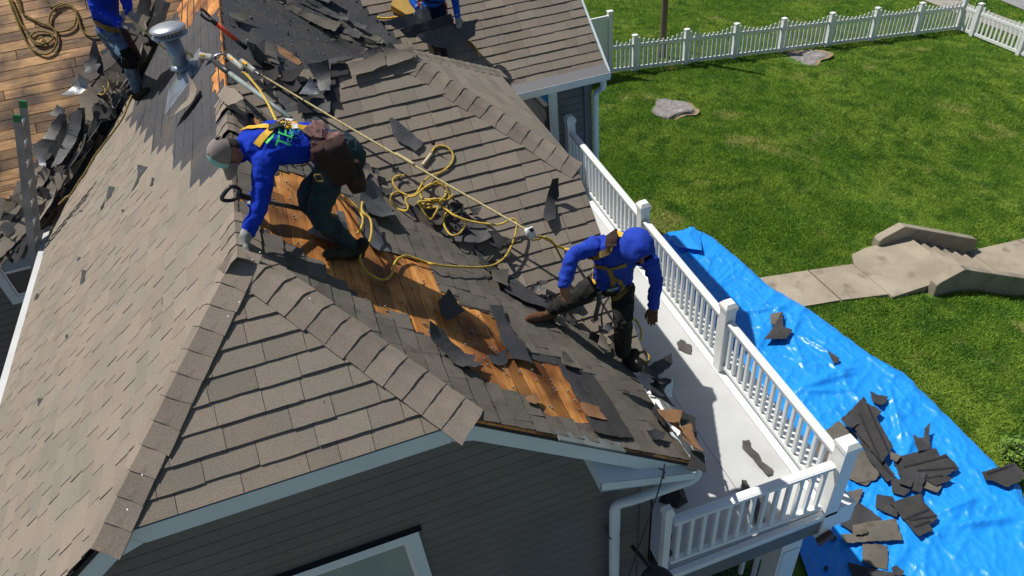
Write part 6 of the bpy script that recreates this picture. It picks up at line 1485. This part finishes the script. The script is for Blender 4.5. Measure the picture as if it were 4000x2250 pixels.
def onh(pl, pts_, h): 
    hs = h if isinstance(h, list) else [h]*len(pts_)
    return [pl.P(*pl.px(u, v, q), q) for (u, v), q in zip(pts_, hs)]
# taut line from the ridge to the hooded worker
ta = A1(1045,308,6.85); tb = A1(2062,902,5.05)
rope('taut pale yellow lifeline running from the ridge shackle down to the rope grab', [A1(1004,284,6.78), ta, ta.lerp(tb,.33)+Vector((0,0,-.01)), ta.lerp(tb,.66)+Vector((0,0,-.01)), tb, A1(2082,925,5.0)], m_rope2, .0105)
mb = MB(); q = A1(*R6([(345,230)])[0], 5.9); dd = (tb-ta).normalized(); q = ta+dd*((A1(1585,618,5.9)-ta).dot(dd)); mb.tube([q-dd*.10, q-dd*.09, q+dd*.09, q+dd*.10], [.012,.016,.016,.012], 10); mb.build('rope_sleeve', m_rope2, label='pale taped splice around the taut lifeline', cat='rope splice')
# rope grab
g0 = A1(*R6([(1300,790)])[0], 5.0)
t = thing('rope_grab', g0, 'white metal rope grab clamped on the lifeline above the hooded worker', 'rope grab')
def gq(x, y, d=0.): return A1(*R6([(x, y)])[0], 5.0-d)
mb = MB(); mb.tube([gq(1268,765), gq(1302,835)], .020, 12); mb.build('sleeve', m_white, t, smooth=True)
mb = MB(); mb.prism([gq(1270,760), gq(1312,740), gq(1330,775), gq(1338,812), gq(1300,835)], (0,-.012,0)); mb.build('cheek_plate', m_white, t)
mb = MB(); mb.lathe(gq(1308,772,.015), (0,-1,.6), [(.016,0),(.016,.006)], 12); mb.build('cam', m_bag, t)
mb = MB(); mb.tube([gq(1330,800), gq(1350,800,.01), gq(1362,815,.01), gq(1345,830,.01), gq(1330,815)], .006, 6); mb.build('shackle', m_galv, t)
hk = bv2.find_nearest(C(300,345,4.2))[0]
rope('knotted yellow lanyard from the rope grab to the hooded worker', [gq(1345,815), gq(1390,825), gq(1440,850), gq(1500,890), gq(1570,915), A1(*Z6([(262,345)])[0], 4.35)], m_rope, .013)
rope('second strand of the knotted lanyard below the grab', [gq(1305,845), gq(1350,842), gq(1400,822), gq(1450,845), gq(1480,880)], m_rope, .010)
rope('brown rope hanging from the lanyard behind the hooded worker', [gq(1480,880), gq(1530,980), gq(1560,1040), gq(1640,1150), Rr.P(*Rr.px(*Z6([(400,720)])[0]),.05), Rr.P(*Rr.px(*Z6([(470,790)])[0]),.03), Rr.P(*Rr.px(*Z6([(580,890)])[0]),.02), Rr.P(*Rr.px(*Z6([(690,975)])[0]),.03)], m_rope3, .010)
# loose coil on the cross gable slope
cl = [(555,185),(575,150),(620,133),(670,145),(705,180),(718,225),(700,270),(660,310),(600,345),(540,365),(490,410),(460,460),(430,500),(380,510),(320,485),(275,440),(260,395),(290,365),(350,358)]
rope('yellow rope loop leaving the loose coil with a taped end', onh(M_, R6(cl), [.03]*9+[.05,.08,.09,.09,.09,.09,.08,.06,.05,.05]), m_rope, .0105)
a_, b_ = onh(M_, R6([(553,192),(485,282)]), .03); mb = MB(); mb.tube([a_, a_.lerp(b_,.05), a_.lerp(b_,.95), b_], [.010,.016,.019,.014], 10); mb.build('rope_end', mat('pale_tape',(.62,.50,.36),(.5,.4,.28),20.), label='pale taped rope end above the loose coil', cat='rope end', smooth=True)
cl2 = [(300,485),(262,495),(243,530),(255,575),(300,610),(360,625),(375,590),(355,550),(375,520),(430,510),(500,450),(560,415),(620,405),(670,440),(690,490),(680,530),(640,550),(590,535),(530,540),(480,530),(470,490),(500,450),(570,420),(630,430),(660,480),(650,520),(600,560),(540,575),(480,575),(450,560),(470,600),(510,660),(545,690),(570,660),(600,600),(560,600),(500,600),(450,560),(560,550),(620,545),(680,540),(718,505),(660,545),(600,535),(640,590),(720,660),(790,695),(800,740),(770,790),(720,812),(680,790),(650,740),(645,690),(662,640)]
rope('tangled yellow rope coil lying on the cross gable slope', onh(M_, R6(cl2), [.09+.022*((i*7)%4) for i in range(len(cl2))]), m_rope, .0105)
cl3 = [(600,560),(650,610),(720,655),(800,690),(880,710),(960,722),(1040,730),(1090,720),(1130,700),(1165,685),(1190,695),(1195,740),(1180,820),(1150,900),(1110,970),(1050,1020),(980,1045),(880,1052),(760,1048),(640,1040),(560,1025)]
P_m = onh(M_, R6(cl3[:16]), .11)+onh(Rr, R6(cl3[16:]), .07)
cl4 = [(520,1015),(430,985),(370,965),(310,980),(275,1020),(260,1080),(235,1125),(190,1145),(130,1130),(60,1080),(15,1010),(15,960),(40,930),(75,880)]
rope('long yellow rope winding from the coil across the bare boards to the bent worker', P_m+onh(Rr, R6(cl4), [.04]*10+[.05,.07,.09,.11])+[Rr.P(*Rr.px(*R6([(100,790)])[0], .12), .12), Rr.P(*Rr.px(*R6([(90,690)])[0], .13), .13), Rr.P(*Rr.px(*R6([(30,630)])[0], .13), .13), Rr.P(*Rr.px(1400,820), .08)], m_rope, .0105)
rope('yellow rope loop behind the bent worker calf', onh(Rr, ZM(800,400,.5175,[(1050,710),(1110,755),(1165,820),(1195,880),(1180,950),(1150,990)]), .05), m_rope, .0105)
# harness rope from the ridge device to the bent worker
hb = bv1.find_nearest(A1(1082,455,4.75))[0]
rope('bright yellow harness rope from the ridge shackle to the bent worker', [A1(955,285,6.6), A1(985,315,6.45), A1(1020,360,6.1), A1(1050,410,5.5), hb], m_rope, .0105)
rope('doubled eye splice of the harness rope', [A1(945,283,6.62), A1(965,290,6.6), A1(990,320,6.45), A1(1000,330,6.4)], m_rope, .011)
# worker 3 line
wh = wr3 = None
hA = A1(*Z3(920,280), P3.y-.28); hB = A1(645,192,P3.y-.35)
rope('pale yellow rope paid out from the gloved hands towards the vent', [A1(*Z3(865,215), P3.y-.2), hA, hA.lerp(hB,.5), hB], m_rope2, .012)
rope('yellow thimble splice beside the vent pipe', [A1(690,205,8.6), A1(720,210,8.5), A1(745,212,8.4), A1(752,222,8.3), A1(735,206,8.3), A1(722,198,8.3)], m_rope2, .013)
mb = MB(); mb.tube([hB, A1(690,206,8.7)], .006, 6); mb.build('wire_leader', m_black, label='dark wire leader passing in front of the vent pipe', cat='cable')
# ridge anchor devices
def device(lb, p, q, w_, m, y0, y1, cat='lanyard'):
    a = A1(*p, y0); b = A1(*q, y1); d = (b-a); t = thing('shock_absorber', a, lb, cat)
    mb = MB(); mb.tube([a, a+d*.06, a+d*.5, a+d*.94, b], [(w_*.3,w_*.25),(w_*.5,w_*.34),(w_*.5,w_*.36),(w_*.45,w_*.3),(w_*.25,w_*.2)], 10, ref=(0,.3,1)); mb.build('pack', m, t)
    mb = MB(); mb.tube([b, b+d.normalized()*.05], w_*.2, 8); mb.build('webbing', m_black, t)
    mb = MB(); mb.beam(a+d*.2+Vector((0,-.02,.02)), a+d*.45+Vector((0,-.02,.02)), w_*.4, w_*.3); mb.build('label_patch', m_yel, t)
m_pack = mat('dusty_white_pack', (.42,.42,.38), (.25,.24,.22), 20., .7)
device('grey shock pack with yellow sticker next to the vent pipe', (782,218), (832,225), .075, m_pack, 8.1, 7.9)
device('dusty white shock pack lying over the ridge', (892,220), (948,268), .065, m_pack, 7.3, 6.9)
device('second white shock pack beside the first on the ridge', (940,238), (1000,282), .065, m_pack, 7.0, 6.8)
mb = MB(); cc_ = A1(860,226,7.7); mb.tube([cc_+Vector((math.cos(g_)*.065, .0, math.sin(g_)*.035)) for g_ in [2*math.pi*k/14 for k in range(15)]], .010, 8); mb.build('snap_hook', m_galv, label='steel snap hook joining the shock packs', cat='hook')
# ropes on the bare boards
def plr(lb, pts_, r=.014, m=m_rope3, pl=FL, h=.03): rope(lb, onh(pl, R1(pts_), h), m, r, pitch=.075)
plr('thick brown rope bundle curling on the bare tan boards at the upper left', [(60,-30),(90,60),(130,160),(170,260),(215,340),(270,390),(340,410),(400,380),(430,310),(420,240),(370,195),(300,170),(220,130),(160,90),(130,-30)])
plr('inner coil of brown rope on the tan boards', [(75,-20),(120,80),(160,180),(200,230),(240,300),(300,325),(360,320),(400,290),(380,250),(320,235),(260,245),(230,280),(250,320),(300,340),(340,320),(310,280),(290,300)])
plr('second brown rope loop behind the worker back', [(330,-20),(385,50),(470,25),(540,50),(575,110),(560,190),(500,230),(430,235),(375,180),(380,110),(440,50),(520,30),(570,80),(600,170),(620,230),(680,270),(745,265)])
plr('small knotted rope loop lying on the heap by the boot', [(735,700),(722,650),(730,600),(770,585),(810,605),(820,650),(795,700),(760,715),(745,690),(760,660),(790,660),(795,700)], .012, m_rope3, L_, .30)
rope('yellow and black rope running down the left valley heap', onh(L_, R1([(995,720),(960,810),(920,900),(850,1000),(790,1080),(720,1170),(650,1290),(590,1380),(545,1449),(520,1480)])+ZM(0,700,.5176,[(500,135),(445,190)]), .20), m_rope3, .012)
rope('yellow rope leading up to the kneeling worker beyond the gable', onh(FR, OV([(548,0),(575,18),(625,45),(655,70),(690,100),(720,118)]), [.05]*6), m_rope, .013)
rope('yellow rope end hanging near the black sheets', onh(FR, R3([(838,308),(870,340),(900,385),(915,432)]), .04), m_rope, .014)
rope('short yellow rope piece with webbing by the yellow block', onh(FR, [(1474,68),(1500,72),(1530,70),(1555,66)], .05), m_yel, .016)
# coil beside the hooded worker boot
for lb, pts_ in (('yellow rope loop standing beside the boot at the eave', [(700,870),(740,870),(775,930),(785,990),(760,1040),(720,1010),(690,975)]), ('second rope coil spilling over the eave', [(690,1010),(740,1070),(790,1110),(840,1140),(830,1190),(770,1160),(720,1110),(700,1060),(740,1030),(800,1100),(850,1150)])):
    rope(lb, onh(Rr, Z6(pts_), .10), m_rope3 if 'second' in lb else m_rope, .0125)
rope('bright frayed rope end by the eave gutter', onh(Rr, R8([(1590,570),(1600,600),(1602,625)]), .03), m_rope, .012)
# ------------------------------------------------------------------ tools
def dgrip(par, c, d, s, m=m_black, size=.06):
    c = Vector(c); d = Vector(d).normalized(); s = Vector(s); s = (s-d*s.dot(d)).normalized(); mb = MB()
    ring = [c, c+d*.03+s*size*.7, c+d*.10+s*size*.95, c+d*.13+s*size*.6, c+d*.13-s*size*.6, c+d*.10-s*size*.95, c+d*.03-s*size*.7, c]
    mb.tube([p for p in catm(ring, .02)], .013, 8); mb.tube([c-d*.10, c-d*.0, c+d*.02], [.02,.022,.018], 10); return mb.build('grip', m, par, smooth=True)
# shovel under the bent worker
s0 = Rr.P(*Rr.px(*Z5([(262,705)])[0], .25), .25); s1 = Rr.P(*Rr.px(*Z5([(860,832)])[0], .07), .07)
t = thing('roofing_shovel', s1, 'tear off shovel with black grip lying over the bare boards under the bent worker', 'shovel')
mb = MB(); mb.tube([s0, s0.lerp(s1,.14)], .019, 12); mb.build('handle_collar', m_white, t, smooth=True)
mb = MB(); mb.tube([s0.lerp(s1,.14), s1, s1+(s1-s0).normalized()*.25], .0165, 12); mb.build('shaft', m_wshaft, t, smooth=True)
dgrip(t, s0, (s0-s1), (0,.5,-1))
e = s1+(s1-s0).normalized()*.25; mb = MB(); d = (s1-s0).normalized(); s = Vector((0,1,0)); mb.prism([e-s*.09, e+d*.26-s*.11, e+d*.26+s*.11, e+s*.09], Rr.n*.006); mb.build('blade', m_silver, t)
# orange handled shovel on the ridge
s0 = A1(828,78,8.4); s0 = Rr.P(*Rr.px(828,80,.25), .25); s1 = Rr.P(*Rr.px(962,188,.12), .12)
t = thing('roofing_shovel', s1, 'orange handled shovel with black D grip lying across the ridge near the vent', 'shovel')
mb = MB(); mb.tube([s0, s0.lerp(s1,.12)], .024, 12); mb.tube([s0.lerp(s1,.70), s1], .024, 12); mb.build('sleeve', m_black, t, smooth=True)
mb = MB(); mb.tube([s0.lerp(s1,.12), s0.lerp(s1,.70)], .023, 12); mb.build('shaft', m_orange, t, smooth=True)
dgrip(t, s0, (s0-s1), (0,1,.3), size=.07)
d = (s1-s0).normalized(); mb = MB(); s = d.cross(Rr.n).normalized(); c = s1
rows = [[c-s*.04+Rr.n*.05, c+Rr.n*.07, c+s*.04+Rr.n*.05], [c+d*.08-s*.11, c+d*.06+Rr.n*.10, c+d*.08+s*.10], [c+d*.22-s*.12-Rr.n*.06, c+d*.22+Rr.n*.07, c+d*.22+s*.11-Rr.n*.02], [c+d*.30-s*.10-Rr.n*.08, c+d*.31+Rr.n*.0, c+d*.30+s*.10-Rr.n*.06]]
vs = [p for r_ in rows for p in r_]; low = [p-Rr.n*.02 for p in vs]; fs = [(i*3+j, i*3+j+1, i*3+j+4, i*3+j+3) for i in range(3) for j in range(2)]
mb.add(vs+low, fs+[tuple(k+12 for k in f[::-1]) for f in fs]+[(0,3,15,12),(3,6,18,15),(6,9,21,18),(2,5,17,14),(5,8,20,17),(8,11,23,20),(9,10,22,21),(10,11,23,22)]); fixn(mb.build('blade', m_fuzz, t))
# grey pole behind the bent worker
s0 = M_.P(*M_.px(838,246,.1), .1); s0 = A1(842,250,6.9); s1 = A1(898,286,6.6); s2 = A1(1135,462,5.5)
t = thing('roofing_shovel', s1, 'pale grey metal shaft with black grip leaning over the ridge behind the bent worker', 'shovel')
mb = MB(); mb.tube([s1, s2], .020, 12); mb.build('shaft', m_shaft, t, smooth=True)
mb = MB(); mb.tube([s1.lerp(s2,-.30), s1.lerp(s2,-.1), s1], [.022,.030,.024], 12); mb.build('grip', m_black, t, smooth=True)
# ladder at the left eave
lb0, lt0 = A1(120,925,9.05), A1(68,465,9.2); rb0, rt0 = A1(141,870,9.15), A1(91,410,9.3)
LD = thing('ladder', A1(110,985,9.3), 'aluminium extension ladder with green end caps leaning on the left eave', 'ladder')
for a_, b_ in ((lb0, lt0), (rb0, rt0)):
    d = (b_-a_); mb = MB(); mb.beam(a_-d*.9, b_, .078, .03, (0,1,0)); mb.build('side_rail', m_alu, LD)
    mb = MB(); mb.beam(b_-d.normalized()*.03, b_+d.normalized()*.05, .075, .045, (0,1,0)); mb.build('end_cap', m_green, LD)
for k in range(9):
    q = .10+k*.17; mb = MB(); mb.tube([lt0+(lb0-lt0)*q, rt0+(rb0-rt0)*q], .018, 8); mb.build('rung', m_bright, LD)
# nail gun-like box tool and lantern at the top edge
def fbox(name, par, p, q, y, d, m):
    a = A1(p[0], q[1], y); b = A1(q[0], p[1], y); mb = MB(); mb.box((min(a.x,b.x), y, min(a.z,b.z)), (max(a.x,b.x), y+d, max(a.z,b.z))); return mb.build(name, m, par)
b0_ = L_.P(*L_.px(545, 100)); t = thing('metal_box', b0_, 'black toolbox with shiny metal edges standing behind the worker hands', 'toolbox')
c = b0_+Vector((0,0,.06)); mb = MB(); mb.hexa([c+Vector(p) for p in ((-.14,-.10,-.20),(.14,-.10,.0),(.14,.10,.0),(-.14,.10,-.20),(-.14,-.10,.04),(.14,-.10,.12),(.14,.10,.12),(-.14,.10,.04))]); mb.build('case', m_black, t)
mb = MB(); mb.beam(c+Vector((-.16,-.11,.05)), c+Vector((.15,-.11,.13)), .03, .025); mb.beam(c+Vector((-.16,.11,.05)), c+Vector((.15,.11,.13)), .03,.025); mb.build('metal_edge', m_bright, t)
mb = MB(); mb.tube([c+Vector((0,0,.1)), c+Vector((0,.05,.45))], .022, 8); mb.build('handle', m_yel, t)
rope('brown rope looped beside the toolbox at the top edge', onh(L_, [(520,30),(545,22),(570,20),(590,10),(600,30),(598,50),(590,65),(580,55),(583,25)], .08), m_rope3, .018)
# yellow foam block and held sheets beyond the gable
fb = FR.P(*FR.px(1580,50)); t_ = [A1(*Z4(*p), fb.y-.15) for p in ((480,-40),(880,-60),(930,290),(780,320),(430,110))]
mb = MB(); ext = Vector((.10,.35,.30)); q0 = [FR.P(*FR.px(*Z4(*p), .16), .16) for p in ((490,-60),(880,-60),(960,280),(780,322),(430,110))]
mb.add(q0+[p-FR.n*.13 for p in q0], [(0,1,2,3,4),(9,8,7,6,5)]+[(i,(i+1)%5,(i+1)%5+5,i+5) for i in range(5)]); fixn(mb.build('foam_block', m_ylw, label='yellow ochre foam roof block on the far slope', cat='foam block'))
VS = Pl((0, P4_.y-.42, -3.9), (1,0,0), (0,.35,1))
def sh(lb, pts_, m, dy, cu=.03): 
    pl = Pl((0, P4_.y-.34-dy, -3.9), (1,0,0), (0,.45,1)); pl.n = -pl.n if pl.n.y > 0 else pl.n
    scrap('felt_sheet', lb, [pl.px(*Z4(*p)) for p in pts_], pl, .0, m, .008, .006, .012, cu, 0., cat='felt sheet', step=.08)
sh('stiff grey black sheet held in the left glove of the far worker', [(310,465),(560,380),(900,285),(1255,205),(1335,455),(1180,480),(900,560),(600,645),(440,560)], m_felt2, .0)
sh('dark middle sheet standing behind the gable ridge', [(600,650),(900,560),(1180,480),(1420,390),(1735,300),(1810,560),(1400,650),(1120,720),(960,820),(760,820)], m_felt, .06)
sh('largest grey black sheet held in the right glove of the far worker', [(960,770),(1100,720),(1500,600),(1740,545),(1960,480),(2320,425),(2250,545),(2250,780),(2120,860),(1820,1060),(1500,1040),(1150,940)], m_felt2, .10)
# cable hanging from the gutter, black dish at the bottom edge
ca = at(*D6([(850,385)])[0], 1, 2.85)
mb = MB(); k_ = [(850,350),(845,390),(830,460),(790,600),(700,850),(620,1080),(550,1288),(480,1500)]; mb.tube([p for p in catm([at(*D6([q])[0], 1, 2.84) for q in k_], .05)], .006, 6)
mb.tube(catm([at(*D6([q])[0], 1, 2.83) for q in [(805,390),(835,395),(850,420),(835,450),(845,470)]], .02), .007, 6); mb.build('cable', m_black, label='thin black cable hanging from the roof corner gutter', cat='cable')
bd = at(2580, 2262, 1, 2.62); t = thing('satellite_dish', bd, 'black rounded dish at the bottom edge below the deck post', 'dish')
mb = MB(); mb.lathe(bd+Vector((-.03,0,-.10)), (.0,-.35,1), [(.06,.0),(.12,.02),(.15,.04),(.155,.055),(.13,.065),(.02,.09)], 28); mb.build('bowl', m_black, t, smooth=True)
mb = MB(); mb.tube([bd, bd+Vector((0,.5,-.3))], .02, 8); mb.build('arm', m_black, t)
# white specks (bird droppings) near the ridge
mb = MB()
for (u, v) in ((1015,985),(985,1012),(935,1180),(890,1235),(555,1855),(497,1990),(1210,1165)):
    for pl in ((H_ if u > 935 else L_),):
        p = pl.P(*pl.px(u, v, .045), .045); mb.ball(p, (.004,.007,.002), 6, 4)
mb.build('droppings', m_white, HOUSE, kind='stuff')
